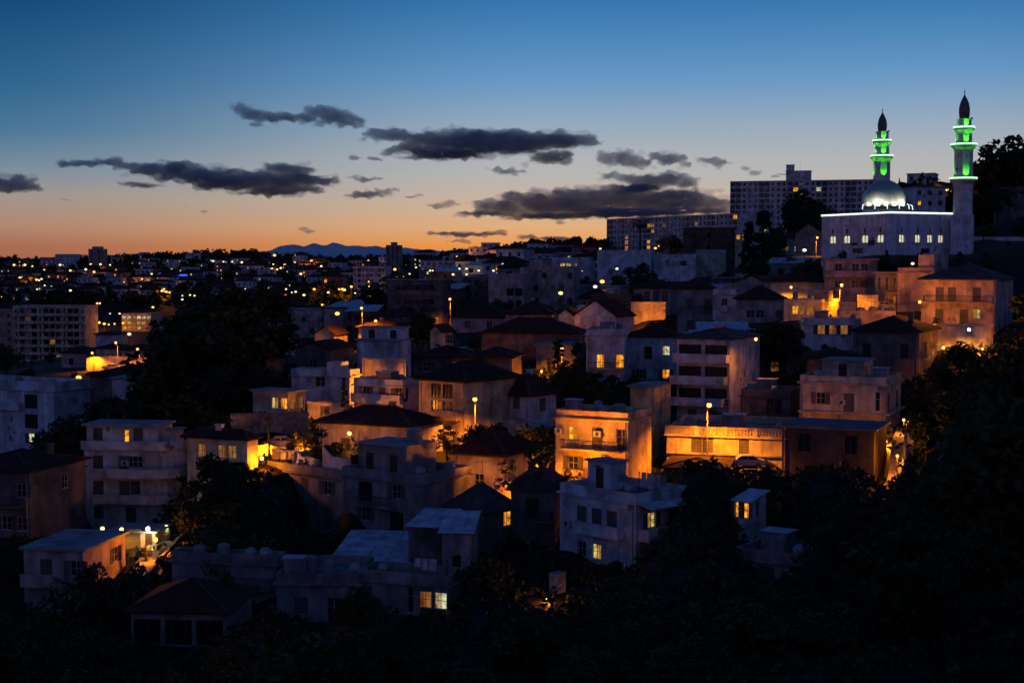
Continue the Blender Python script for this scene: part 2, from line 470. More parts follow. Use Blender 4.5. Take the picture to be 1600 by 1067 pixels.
H('terrace_wall', 'garage_building', 'long lamplit terrace wall with balustrade and dark garage openings', 'garage building', 1042, 1229, 1245, 672, 712, 158, 16, 'flat', 'cream', '--gg--g---', '-', par=.9, bal=[('F', 0, .0, 1.0, .35, 's')])
H('tiered', 'apartment_building', 'tall tiered house with grey hipped roof and stacked terraces behind the lamp', 'apartment building', 1058, 1140, 1187, 531, 668, 190, 27, 'hip', 'bluewhite', 'qq/qq/qq/-c-c-', '---/---/---/---', bal=[('F', 0, -.02, 1.0, 1.4, 'p'), ('F', 1, -.06, .97, 1.8, 'p'), ('F', 2, -.06, .92, 1.6, 'p')], rpx=514, tile='tilegrey')
H('dim_right', 'apartment_building', 'unlit house with pale verandah lines right of the tall tiered house', 'apartment building', 1158, 1236, 1253, 610, 680, 179, 22, 'flat', 'dim', '-c-oo-/-----', '--/--', bal=[('F', 0, .3, 1.0, .8, 'r')])
H('parapet_house', 'apartment_building', 'cream house with roof cabin and lamplit ground floor near the steps', 'apartment building', 1250, 1383, 1408, 590, 692, 170, 26, 'flat', 'cream', '-s-c-v/------', 'cc/--', bal=[('F', 0, .0, 1.0, .9, 's'), ('S', 0, .0, 1.0, .6, 's')], pent=[(.18, .68, .35, .9, 2.4)], cornice=True)
H('white_modern', 'apartment_building', 'blue-white modern block with slanted parapet and lit windows at the left edge', 'apartment building', -80, 84, 141, 598, 735, 205, 26, 'flat', 'bluewhite', '--o--o-/--o--o-/--W--W-/--Y--YY', '---/---/---/---', par=1.2)
# --- third row
H('roof_steps', 'house', 'stepped flat-roofed house with two pale roof slabs above the yellow wall', 'house', 558, 627, 642, 533, 596, 205, 18, 'slab', 'bluewhite', '-----/-oo--', '-/c', pent=[(.0, .98, .4, .9, 1.6)])
H('lit_two', 'house', 'bluish house with two tall orange-lit windows in the middle of the hillside', 'house', 916, 976, None, 514, 602, 216, 8, 'flat', 'bluewhite', '----/-L-L/----', '', dep=9, bal=[('F', 1, .05, .95, .8, 'r')], lk='D')
H('blue_mid', 'house', 'bluish house with a small white-lit window under a low dark roof', 'house', 978, 1062, None, 527, 600, 224, 8, 'hip', 'bluewhite', '--o-W-/-w--L-', '', dep=9, rpx=508)
H('gable_mid', 'house', 'house with pale triangular gable and dark roof below the pink lit house', 'house', 898, 962, 1008, 494, 535, 262, 30, 'gable', 'bluewhite', '-w-w-', '---', rpx=469, dmax=8)
H('pink_lit', 'house', 'pink house with three dark windows above a glowing orange yard wall', 'house', 990, 1046, 1062, 451, 492, 290, 20, 'hip', 'pink', '-ccc/----', '-/-', rpx=436)
H('dim_tall', 'apartment_building', 'dim two-storey house with dark window strips left of the blue wall', 'apartment building', 1058, 1114, None, 452, 520, 267, 10, 'hip', 'grey', '-c-c/-c-c', '', dep=10, rpx=434)
H('blue_wall', 'house', 'narrow blue-lit house with one arched dark window beside the dim house', 'house', 1114, 1150, 1162, 452, 512, 262, 20, 'flat', 'bluewhite', '-s-/---', '-/-')
H('verandah', 'house', 'house with dark hipped roof and long dark verandah opening right of blue wall', 'house', 1150, 1226, None, 468, 505, 252, 10, 'hip', 'pink', '-bb-w', '', dep=10, rpx=446)
H('arch_canopy', 'house', 'low house with pale canopy and orange-lit end wall below the wall lamp', 'house', 1225, 1284, 1312, 468, 500, 240, 34, 'flat', 'cream', '-LKK-', '--', par=.4)
H('three_windows', 'house', 'plain pinkish house with three small windows above the dark hipped roof', 'house', 1257, 1346, None, 498, 548, 217, 8, 'flat', 'white', '-KKK-/----', '', dep=9)
H('step_terrace', 'house', 'low lamplit terrace with pipe frames between the plain house and tall blocks', 'house', 1312, 1400, None, 486, 520, 228, 8, 'flat', 'pink', '------', '', dep=5, par=.5)
H('grey_hip', 'house', 'grey house with broad dark hipped roof and tiny orange window at the side', 'house', 1333, 1436, 1471, 520, 605, 200, 27, 'hip', 'dim', '-o-s-o-/---L---', '-ccc/----', rpx=494)
H('balcony_right', 'house', 'pink two-storey house with iron balcony under a broad hipped roof at right', 'house', 1440, 1556, 1592, 438, 507, 222, 30, 'hip', 'pink', '-cc-c-/-c-cY-', '--/--', bal=[('F', 0, .04, .98, 1.0, 'r')], rpx=411, tile='tilegrey')
H('retain_right', 'garden_wall', 'lamplit retaining wall with white floodlight below the balcony house', 'wall', 1462, 1552, None, 507, 548, 214, 8, 'flat', 'cream', '', '', dep=2.5, par=.3)
H('tall_pink', 'apartment_building', 'tall blank pinkish block left of the iron balcony house', 'apartment building', 1403, 1459, 1482, 418, 486, 242, 30, 'flat', 'pink', '----/----', '--/--', towr=(.9, .55))
H('columns', 'apartment_building', 'narrow grey block with tall columns beside the pinkish block', 'apartment building', 1368, 1404, None, 427, 486, 247, 12, 'slab', 'grey', 'vvv/vvv', '', dep=9)
H('lit_loggia', 'apartment_building', 'two-storey pink house with dark loggias and lamplit base below the mosque', 'apartment building', 1290, 1371, None, 406, 484, 256, 10, 'slab', 'pink', '-b-bb-/-b-bc-/------', '', dep=10, bal=[('F', 0, .0, 1.0, .9, 'p'), ('F', 1, .0, 1.0, .9, 'p')])
H('yellow_low', 'house', 'low house with red tiled roof and yellow wall lit by a wall lamp', 'house', 1198, 1294, None, 441, 464, 263, 8, 'hip', 'cream', '--------', '', dep=9, rpx=427)
H('roof_pair', 'house', 'low pinkish house with pale roof verges left of the yellow-walled house', 'house', 1146, 1200, None, 442, 458, 275, 10, 'gable', 'pink', '----', '', dep=9, rpx=430)
H('lit_turret', 'house', 'narrow cottage with small orange-lit gable end in the middle of the hillside', 'house', 672, 690, 708, 518, 545, 236, 48, 'gable', 'cream', '--', '-w', rpx=508)
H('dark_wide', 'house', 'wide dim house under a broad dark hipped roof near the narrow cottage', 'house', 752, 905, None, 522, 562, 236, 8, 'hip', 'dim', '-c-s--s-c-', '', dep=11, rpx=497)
H('lit_porch', 'house', 'house with dark porch opening above an orange-lit hedge', 'house', 838, 900, None, 540, 582, 226, 8, 'slab', 'grey', '-oo-', '', dep=8)
H('school', 'school_building', 'long dark building with pale roof edge and horizontal bands, palm in front', 'school building', 606, 690, 705, 438, 505, 330, 18, 'slab', 'dim', '-bbbbbb-/-bbbbbb-/--------', '-w/-w/-w', bal=[('F', 0, .0, 1.0, .6, 'p'), ('F', 1, .0, 1.0, .6, 'p')])
H('pale_left', 'apartment_building', 'pale pinkish block with tall dark window slots left of its twin', 'apartment building', 763, 818, None, 428, 482, 332, 8, 'flat', 'pink', '----/--oo/--cc', '', dep=11)
H('pale_right', 'apartment_building', 'stepped pinkish apartment block with dark windows above the red roofs', 'apartment building', 818, 897, None, 416, 480, 346, 10, 'flat', 'pink', '--w--w/ww-ww-/-c--cc', '', dep=12, pent=[(.1, .45, .2, .8, 2.6)])
H('red_roofs', 'house', 'house with broad rust-red tiled roof below the pinkish blocks', 'house', 705, 790, None, 497, 520, 285, 12, 'hip', 'pink', '-s-s-', '', dep=12, rpx=470)
H('red_roofs_two', 'house', 'house with dark red roof and lit alley at its right side', 'house', 790, 862, None, 492, 520, 280, 10, 'hip', 'pink', '-s--s-', '', dep=12, rpx=470)
H('white_small', 'house', 'small white house with dark roof between red roofs and gable house', 'house', 866, 900, None, 497, 535, 268, 12, 'gable', 'bluewhite', '-w-', '', dep=9, rpx=482)
# --- upper slope
H('long_lit', 'office_building', 'bluish flat building with one long bright strip window under the ridge', 'office building', 856, 921, None, 402, 440, 420, 8, 'flat', 'bluewhite', '--YYY--/-------', '', dep=12, lk='b')
H('blue_block', 'apartment_building', 'blue-grey block with dark door slots below the long slab block', 'apartment building', 933, 1018, None, 391, 452, 382, 10, 'flat', 'bluewhite', '------/-w-cc-/------', '', dep=12)
H('blue_terrace', 'house', 'pale blue low house with one wide dark window beside the tall palm', 'house', 1023, 1087, None, 397, 440, 372, 10, 'flat', 'bluewhite', '-w-b-/-----', '', dep=11)
H('green_wall', 'house', 'windowless greenish building right of the pale blue low house', 'house', 1087, 1133, None, 390, 432, 374, 10, 'flat', 'green', '---/---', '', dep=11)
H('cream_block', 'house', 'narrow cream house with lit balcony beside the tall dark cedar', 'house', 1149, 1167, None, 361, 420, 425, 10, 'flat', 'cream', 'LW/-w/--/--', '', dep=9)
H('brick_dark', 'apartment_building', 'dark brown unlit building in front of the long slab block', 'apartment building', 1068, 1147, None, 356, 415, 432, 10, 'slab', 'brown', '-s-s-s-/-s-s-s-/-------', '', dep=12)
H('villa_left', 'house', 'dim villa with tiny greenish window left of the mosque', 'house', 1218, 1256, None, 372, 398, 400, 8, 'hip', 'green', '-K-W-', '', dep=10, rpx=362)
H('villa_gable', 'house', 'stone villa with steep gables beside the lamp left of the mosque', 'house', 1243, 1284, None, 364, 400, 385, 14, 'gable', 'stone', '-w--', '', dep=9, rpx=349)
H('hill_block', 'apartment_building', 'faint apartment block among the trees on the right hill', 'apartment building', 1553, 1602, None, 292, 375, 420, 22, 'flat', 'dim', '-w-w-/-w-w-/-w-w-/-w-w-', '', dep=14)
H('left_flats', 'apartment_building', 'long dim apartment block with banded balconies in the valley at far left', 'apartment building', 20, 133, None, 478, 566, 560, 4, 'flat', 'cream', '/'.join(['vooovooovoov'] * 7), '', dep=14, lits='KKKWY', bal=[('F', i, .0, 1.0, 1.0, 'p') for i in range(7)])
H('left_flats_back', 'apartment_building', 'dim apartment block partly hidden behind the banded one at left edge', 'apartment building', -30, 22, None, 484, 560, 600, 4, 'flat', 'grey', '/'.join(['www'] * 6), '', dep=14)
H('lit_store', 'office_building', 'low building with yellow-lit window bands beside a row of orange lamps', 'office building', 190, 236, None, 490, 518, 600, 6, 'flat', 'cream', 'WWWWWW/LYYYY-/LLYY--', '', dep=14, lk='b')
H('tower_lit', 'apartment_building', 'pinkish tower block lit orange from below in the middle distance', 'apartment building', 552, 602, None, 416, 470, 620, 6, 'flat', 'white', '/'.join(['wbwwbwwb'] * 6), '', dep=14, lits='KK')
H('tower_dark', 'tower_block', 'dark tower block standing above the far skyline at centre', 'tower block', 603, 624, None, 383, 436, 900, 8, 'flat', 'grey', '/'.join(['www'] * 10), '', dep=9, pent=[(.3, .7, .3, .7, 2.5)])
H('tower_left', 'tower_block', 'dark tower block on the far left skyline', 'tower block', 138, 160, None, 389, 420, 1100, 4, 'flat', 'grey', '/'.join(['ww'] * 7), '', dep=11, pent=[(.2, .8, .2, .8, 2.5)])
H('block_left', 'apartment_building', 'grey apartment block left of the far tower on the skyline', 'apartment building', 86, 116, None, 397, 420, 1250, 4, 'flat', 'bluewhite', '/'.join(['wwww'] * 4), '', dep=14)
H('block_lit_left', 'office_building', 'low building with pinkish lit roof edge at the far left skyline', 'office building', 62, 84, None, 402, 420, 1280, 4, 'flat', 'pink', 'RRR/---', '', dep=14)
H('valley_white', 'house', 'small pale house above the lamplit yard in the left valley', 'house', 149, 181, None, 523, 556, 450, 6, 'hip', 'bluewhite', '-w-w', '', dep=9, rpx=517)
H('valley_hip', 'house', 'dark hipped house left of the lamplit yard in the valley', 'house', 96, 135, None, 552, 575, 345, 8, 'hip', 'pink', '-w--', '', dep=9, rpx=541)
H('valley_lit', 'house', 'orange-lit house with tall narrow windows in the lamplit yard', 'house', 150, 186, None, 545, 570, 335, 10, 'hip', 'cream', '-vvv-', '', dep=8, rpx=537)
H('valley_lit_two', 'house', 'dim house with orange-lit front at the right of the lamplit yard', 'house', 190, 228, None, 548, 574, 330, 12, 'hip', 'cream', '-w--w', '', dep=8, rpx=538)
H('front_roof', 'house', 'house with dark hipped roof in front of the lamplit yard', 'house', 140, 236, None, 588, 640, 262, 8, 'hip', 'dim', '-w--w-', '', dep=12, rpx=570)
H('pale_shed', 'house', 'low pale shed with bright flat roof right of the blue-white modern block', 'house', 175, 214, None, 592, 625, 240, 10, 'slab', 'bluewhite', '---', '', dep=7)
H('orange_gable', 'house', 'house with orange-lit gable half hidden by trees at centre left', 'house', 492, 522, None, 522, 548, 300, 14, 'gable', 'cream', '---', '', dep=8, rpx=510)
H('mid_white', 'house', 'pale two-storey house left of the big street lamp at centre left', 'house', 455, 535, None, 486, 528, 345, 8, 'flat', 'pink', '-w-w--/--s---', '', dep=11)
H('blue_gable', 'house', 'house with pale blue roof edges left of the stepped roofs', 'house', 462, 515, None, 545, 585, 214, 20, 'gable', 'dim', '-w-', '', dep=8, rpx=533)
H('yard_wall', 'garden_wall', 'long yard wall glowing orange behind the terrace parapet', 'wall', 566, 634, None, 560, 600, 198, 6, 'flat', 'cream', '', '', dep=.6, par=.2)
H('lamp_row', 'house', 'low house with lit end under the two big centre-left lamps', 'house', 560, 640, None, 512, 535, 300, 10, 'hip', 'cream', '-K--w-', '', dep=9, rpx=500)
H('white_cube_mid', 'house', 'small white cube house beside the hedge at centre', 'house', 690, 732, None, 555, 590, 220, 12, 'flat', 'bluewhite', '-w-w-', '', dep=8)
H('dim_centre', 'house', 'dim house with low hipped roof right of the stepped roofs', 'house', 645, 735, None, 560, 590, 212, 10, 'hip', 'dim', '-w--w-', '', dep=9, rpx=540)
H('under_hip', 'house', 'unlit house with broad hipped roof just left of the pale barred-window house', 'house', 735, 800, None, 560, 600, 215, 10, 'hip', 'dim', '-s-s-', '', dep=9, rpx=542)
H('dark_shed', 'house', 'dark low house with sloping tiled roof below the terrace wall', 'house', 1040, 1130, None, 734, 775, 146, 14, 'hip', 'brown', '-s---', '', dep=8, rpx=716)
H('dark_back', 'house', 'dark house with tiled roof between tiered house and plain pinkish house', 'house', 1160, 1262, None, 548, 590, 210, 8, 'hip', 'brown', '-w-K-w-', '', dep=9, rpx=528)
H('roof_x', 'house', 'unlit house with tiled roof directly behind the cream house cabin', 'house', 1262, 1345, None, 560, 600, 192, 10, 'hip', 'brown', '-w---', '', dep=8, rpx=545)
H('gate_house', 'garden_wall', 'small orange-lit gatehouse wall with one dark doorway under the white modern house', 'wall', 480, 536, None, 628, 655, 180, 10, 'flat', 'cream', '-c-', '', dep=2, par=.2)
H('garden_corner', 'garden_wall', 'bright orange corner of a garden wall beside the leafy garden', 'wall', 425, 459, 492, 706, 728, 156, 48, 'flat', 'cream', '', '', par=.2)
H('street_wall', 'garden_wall', 'rough stone retaining wall along the upper side of the lamplit street', 'wall', 360, 482, None, 645, 672, 172, -8, 'flat', 'stone', '', '', dep=1.0, par=.15)
H('left_roof_dark', 'house', 'unlit cottage with tiled roof behind the four-storey white block', 'house', 200, 300, None, 672, 705, 195, 8, 'hip', 'dim', '-w--w-', '', dep=8, rpx=655)
H('yellow_wall_r', 'garden_wall', 'lamplit wall on the right below the loggia house', 'wall', 1340, 1372, None, 461, 486, 244, 10, 'flat', 'cream', '', '', dep=1, par=.2)
H('wall_strip', 'garden_wall', 'long pale boundary wall at the foot of the right hill', 'wall', 1520, 1640, None, 370, 377, 318, 6, 'flat', 'white', '', '', dep=.5, par=.15)
H('big_yard', 'garden_wall', 'glowing orange yard wall beneath the three dark windows of the pink house', 'wall', 986, 1040, None, 472, 494, 281, 8, 'flat', 'cream', '', '', dep=.8, par=.2)
H('cottage_gate', 'garden_wall', 'lamplit courtyard wall in front of the cottage left of the ochre house', 'wall', 772, 866, None, 752, 778, 149, -6, 'flat', 'cream', '', '', dep=.6, par=.2)

H('foot_wall', 'garden_wall', 'small bright orange wall corner in the dark below the white terrace house', 'wall', 858, 870, 884, 897, 928, 121, 40, 'flat', 'cream', '', '', par=.2)

H('slab_low', 'slab_block', 'long pale slab block of flats stepping down the ridge toward the centre', 'apartment building', 948, 1152, None, 333, 408, 640, 58, 'flat', 'white', '/'.join(['oowwoovwwoo' * 3] * 8), '', dep=13, litp=.11, lits='LLYK', par=.5)
H('slab_high', 'slab_block', 'tall slab block of flats with stair tower left of the mosque', 'apartment building', 1141, 1385, None, 280, 372, 665, 14, 'flat', 'white', '/'.join(['oowwwoowwwooowwoowwwoowwwoo'] * 10), '', dep=14, litp=.17, lits='LLYKW', par=.5, pent=[(.36, .52, .2, .8, 5.0), (.36, .41, .3, .7, 8.0)])

# ------------------------------------------------------------------ footprints
for h in HS:
    th = R(h['th'])
    c = P(h['xB'], h['yt'], h['Y'])
    zb = P(h['xB'], h['yb'], h['Y']).z
    ex = (math.cos(th), -math.sin(th)); ey = (math.sin(th), math.cos(th))
    kA = KX(h['xA'], h['yt'])
    w = (kA * c.y - c.x) / (-ex[0] + kA * ex[1])
    if h['xC'] is not None:
        kC = KX(h['xC'], h['yt'])
        den = ey[0] - kC * ey[1]
        d = (kC * c.y - c.x) / den if abs(den) > .02 else 9
        if d < .5 or d > 40:
            d = 9
        d = min(d, h['kw'].get('dmax', 14))
    else:
        d = h['kw'].get('dep') or 9
    h['w'], h['d'], h['h'] = abs(w), d, c.z - zb
    h['corner'] = (c.x, c.y)
    h['root'] = Vector((c.x - ex[0] * h['w'] / 2 + ey[0] * d / 2, c.y - ex[1] * h['w'] / 2 + ey[1] * d / 2, zb))
    h['ex'], h['ey'] = ex, ey

# ------------------------------------------------------------------ terrain through the building bases
CP = []
for h in HS:
    if h['key'] in ('yard_wall', 'big_yard'):
        continue
    CP.append((h['root'].x, h['root'].y, h['root'].z))
MOSQUE_B = P(1391, 398, 300)
CP += [(MOSQUE_B.x, 300, MOSQUE_B.z), (MOSQUE_B.x + 6, 322, MOSQUE_B.z + .5), (95, 305, MOSQUE_B.z)]
for px, py, Y in [(0, 470, 800), (150, 465, 800), (300, 470, 800), (450, 470, 750), (0, 440, 1050), (200, 440, 1050), (400, 438, 1050),
                  (0, 414, 1350), (120, 414, 1350), (250, 410, 1350), (340, 404, 1350), (400, 404, 1400), (430, 407, 1400), (480, 412, 1400), (560, 415, 1400), (620, 411, 1300),
                  (0, 590, 430), (90, 585, 430), (200, 545, 520), (330, 545, 400), (480, 510, 420), (600, 460, 600), (700, 447, 600), (600, 420, 1050), (700, 406, 1000),
                  (800, 404, 900), (880, 399, 800), (940, 394, 760), (800, 430, 560), (880, 420, 520), (1000, 400, 660), (1100, 396, 640), (1250, 378, 660), (1350, 374, 660),
                  (1430, 318, 560), (1500, 302, 520), (1560, 290, 500), (1640, 265, 500), (1600, 335, 420), (1750, 250, 500), (1450, 335, 480), (1540, 374, 325), (1640, 376, 320),
                  (-300, 430, 900), (1900, 230, 500), (-300, 600, 250), (1800, 420, 300), (1700, 480, 230),
                  (1300, 850, 112), (1420, 772, 142), (1415, 680, 165), (1560, 590, 190), (1640, 560, 190), (1580, 740, 140), (1600, 900, 100), (1300, 960, 105),
                  (900, 955, 116), (600, 1005, 108), (100, 1015, 112), (300, 1060, 104), (1420, 900, 106),
                  (310, 850, 150), (300, 640, 220), (250, 960, 122), (1100, 830, 124), (1100, 730, 140), (1300, 740, 140), (430, 702, 164), (400, 745, 150), (340, 700, 168), (540, 700, 158),
                  (760, 690, 170), (260, 850, 148), (232, 892, 134), (640, 690, 168)]:
    p = P(px, py, Y)
    CP.append((p.x, p.y, p.z))
for X, Y, dz in [(-60, 70, -31), (-25, 70, -30), (0, 70, -29), (25, 70, -28.5), (60, 70, -27), (-30, 40, -26), (0, 40, -26), (30, 40, -25),
                 (-10, 12, -16), (10, 12, -16), (0, -20, -3), (-20, -20, -3), (20, -20, -3), (0, 2, -5)]:
    CP.append((X, Y, CAM_Z + dz))
for k in (-.6, -.3, 0, .2):
    for Y in (2600, 5000):
        CP.append((k * Y, Y, CAM_Z - 45))
for k in (.25, .5):
    for Y in (1000, 2600, 5000):
        CP.append((k * Y, Y, CAM_Z - 20))
CPA = np.array(CP)
CK, CL, CZ = CPA[:, 0] / (np.abs(CPA[:, 1]) + 25), np.log(np.maximum(CPA[:, 1] + 45, 5)), CPA[:, 2]
def ground_np(X, Y):
    X = np.asarray(X, float); Y = np.asarray(Y, float)
    k = X / (np.abs(Y) + 25); l = np.log(np.maximum(Y + 45, 5))
    sh = k.shape
    k = k.ravel(); l = l.ravel()
    out = np.empty_like(k)
    for i in range(0, len(k), 4000):
        d2 = ((k[i:i + 4000, None] - CK) / .05) ** 2 + ((l[i:i + 4000, None] - CL) / .12) ** 2 + .03
        w = d2 ** -2.0
        out[i:i + 4000] = (w * CZ).sum(1) / w.sum(1)
    return out.reshape(sh)
def ground(x, y):
    return float(ground_np([x], [y])[0])
_YS = np.geomspace(60, 2200, 420)
_KG = np.linspace(-.62, .62, 560)
_LG = np.linspace(math.log(60 + 45), math.log(2200 + 45), 360)
_GK, _GL = np.meshgrid(_KG, _LG)
_GY = np.exp(_GL) - 45
_GG = ground_np(_GK * (_GY + 25), _GY)
def ground_fast(X, Y):
    k = (X / (Y + 25) - _KG[0]) / (_KG[1] - _KG[0]); l = (np.log(Y + 45) - _LG[0]) / (_LG[1] - _LG[0])
    k = np.clip(k, 0, len(_KG) - 1.001); l = np.clip(l, 0, len(_LG) - 1.001)
    i = k.astype(int); j = l.astype(int); f = k - i; g = l - j
    return (_GG[j, i] * (1 - f) + _GG[j, i + 1] * f) * (1 - g) + (_GG[j + 1, i] * (1 - f) + _GG[j + 1, i + 1] * f) * g
def hit_ground(px, py, lift=0.0, y0=60):
    """first place where the sight line comes within `lift` of the ground"""
    d = ray(px, py)
    Y = _YS[_YS >= y0]
    X = Y * d[0] / d[1]; Z = CAM_Z + Y * d[2] / d[1]
    g = ground_fast(X, Y)
    k = np.nonzero(Z <= g + lift)[0]
    if len(k) == 0:
        return None
    i = k[0]
    return Vector((X[i], Y[i], g[i]))

# the sheet of ground: finer where it is near and in view, out to the horizon all round
angs = np.concatenate([np.linspace(-180, -40, 24, endpoint=False), np.linspace(-40, 40, 260, endpoint=False), np.linspace(40, 180, 24, endpoint=False)])
rads = np.concatenate([[2.0, 8, 16, 26, 38, 50, 62], np.geomspace(72, 1700, 210), np.geomspace(2000, 26000, 12)])
A, RR = np.meshgrid(np.radians(angs), rads)
GX, GY = RR * np.sin(A), RR * np.cos(A)
GZ = ground_np(GX, GY)
back = np.clip((np.abs(A) - R(45)) / R(40), 0, 1) * np.clip(RR / 120, 0, 1)
GZ = GZ * (1 - back) + (CAM_Z - 12) * back
far_ = np.clip((RR - 2500) / 2000, 0, 1)
GZ = GZ * (1 - far_) + (CAM_Z - 45) * far_
nA = len(angs); nR = len(rads)
gv = np.stack([GX.ravel(), GY.ravel(), GZ.ravel()], 1)
gf = []
for i in range(nR - 1):
    for j in range(nA):
        j2 = (j + 1) % nA
        gf.append((i * nA + j, (i + 1) * nA + j, (i + 1) * nA + j2, i * nA + j2))
gv = gv.tolist(); gv.append((0, 0, float(GZ[0].mean())))
for j in range(nA):
    gf.append((len(gv) - 1, j, (j + 1) % nA))
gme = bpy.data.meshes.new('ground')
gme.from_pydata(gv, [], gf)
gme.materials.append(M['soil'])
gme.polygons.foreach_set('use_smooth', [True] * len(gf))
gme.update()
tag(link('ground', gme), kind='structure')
# ------------------------------------------------------------------ openings
#        width, height, sill height
SIZES = {'w': (1.15, 1.45, .85), 's': (1.2, 1.5, .85), 'd': (1.2, 2.25, .06), 'c': (1.3, 2.25, .06), 'o': (2.5, 2.05, .15), 'g': (2.7, 2.35, .02),
         'v': (.6, 2.3, .3), 'b': (1.9, 1.35, .95), 'q': (3.2, 2.1, .12)}
_WM = {}
def pane_mesh(w, h, m):
    k = ('pane', round(w, 2), round(h, 2), m)
    if k not in _WM:
        b = MB(); b.poly([(-w / 2, .16, 0), (w / 2, .16, 0), (w / 2, .16, h), (-w / 2, .16, h)])
        _WM[k] = b.mesh('pane', M[m])
    return _WM[k]
def frame_mesh(w, h, kind, dark=False):
    k = ('frame', round(w, 2), round(h, 2), kind, dark)
    if k not in _WM:
        b = MB(); t = .06
        b.box(-w / 2, -w / 2 + t, .09, .155, 0, h); b.box(w / 2 - t, w / 2, .09, .155, 0, h)
        b.box(-w / 2 + t, w / 2 - t, .09, .155, h - t, h); b.box(-w / 2 + t, w / 2 - t, .09, .155, 0, t)
        nm = max(1, round(w / .62))
        for i in range(1, nm):
            x = -w / 2 + w * i / nm
            b.box(x - .03, x + .03, .095, .15, t, h - t)
        if kind not in 'goq':
            z = h * (.62 if h > 1.8 else .5)
            b.box(-w / 2 + t, w / 2 - t, .1, .148, z - .02, z + .02)
        if kind in 'wsb':
            b.box(-w / 2 - .08, w / 2 + .08, -.07, .085, -.07, -.004)
        _WM[k] = b.mesh('window_frame', M['darkframe' if dark else 'frame'])
    return _WM[k]
def leaf_mesh(w, h, m='shutter'):
    """one louvred shutter leaf, hinged edge at x = 0"""
    k = ('leaf', round(w, 2), round(h, 2), m)
    if k not in _WM:
        b = MB(); t = .07
        b.box(0, t, 0, .05, 0, h); b.box(w - t, w, 0, .05, 0, h); b.box(t, w - t, 0, .05, 0, t); b.box(t, w - t, 0, .05, h - t, h)
        n = max(3, int(h / .28))
        for i in range(n):
            z = t + (h - 2 * t) * i / n
            b.poly([(t, .045, z), (w - t, .045, z), (w - t, .008, z + (h - 2 * t) / n), (t, .008, z + (h - 2 * t) / n)])
        _WM[k] = b.mesh('shutter', M[m])
    return _WM[k]
def roller_mesh(w, h):
    k = ('roller', round(w, 2), round(h, 2))
    if k not in _WM:
        b = MB(); n = max(4, int(h / .3))
        for i in range(n):
            b.box(-w / 2, w / 2, .07 + .012 * (i % 2), .13, h * i / n, h * (i + 1) / n - .015)
        _WM[k] = b.mesh('roller_shutter', M['shutter'])
    return _WM[k]
def far_window_mesh(w, h, m):
    k = ('far', round(w, 2), round(h, 2), m)
    if k not in _WM:
        b = MB(); t = .08
        b.poly([(-w / 2, .2, 0), (w / 2, .2, 0), (w / 2, .2, h), (-w / 2, .2, h)], 0)
        b.box(-w / 2, -w / 2 + t, .08, .19, 0, h, 1); b.box(w / 2 - t, w / 2, .08, .19, 0, h, 1)
        b.box(-w / 2 + t, w / 2 - t, .08, .19, h - t, h, 1); b.box(-w / 2 + t, w / 2 - t, .08, .19, 0, t, 1)
        b.box(-.03, .03, .1, .19, t, h - t, 1)
        _WM[k] = b.mesh('window', [M[m], M['darkframe']])
    return _WM[k]

def face_wall(mb, width, z0, z1, ops, T, depth=.2):
    """wall face in local (u, out, z); ops = (u0,u1,z0,z1); T maps (u, inward, z) to the building"""
    us = sorted({0.0, width} | {round(a, 4) for o in ops for a in o[:2]})
    zs = sorted({z0, z1} | {round(a, 4) for o in ops for a in o[2:4]})
    for i in range(len(us) - 1):
        for j in range(len(zs) - 1):
            um, zm = (us[i] + us[i + 1]) / 2, (zs[j] + zs[j + 1]) / 2
            if any(o[0] < um < o[1] and o[2] < zm < o[3] for o in ops):
                continue
            mb.poly([T(us[i], 0, zs[j]), T(us[i + 1], 0, zs[j]), T(us[i + 1], 0, zs[j + 1]), T(us[i], 0, zs[j + 1])])
    for a, b, c, d in [o[:4] for o in ops]:
        for q in (((a, 0, c), (a, depth, c), (a, depth, d), (a, 0, d)), ((b, 0, d), (b, depth, d), (b, depth, c), (b, 0, c)),
                  ((a, 0, c), (b, 0, c), (b, depth, c), (a, depth, c)), ((a, 0, d), (a, depth, d), (b, depth, d), (b, 0, d))):
            mb.poly([T(*p) for p in q])
        mb.poly([T(a, depth, c), T(b, depth, c), T(b, depth, d), T(a, depth, d)])

def railing_mesh(mb, pts, h=.95, m=0, gap=.16):
    """iron railing along a polyline of (x, y) at z from 0"""
    for (x0, y0), (x1, y1) in zip(pts[:-1], pts[1:]):
        L = math.hypot(x1 - x0, y1 - y0)
        mb.tube((x0, y0, h), (x1, y1, h), .035, n=4, m=m)
        mb.tube((x0, y0, .1), (x1, y1, .1), .025, n=4, m=m)
        n = max(1, int(L / gap))
        for i in range(n + 1):
            x, y = x0 + (x1 - x0) * i / n, y0 + (y1 - y0) * i / n
            mb.tube((x, y, .1), (x, y, h), .018, n=3, m=m, cap=False)

def gable_tri(mb, p, q, r, m=0):
    mb.poly([p, q, r], m)

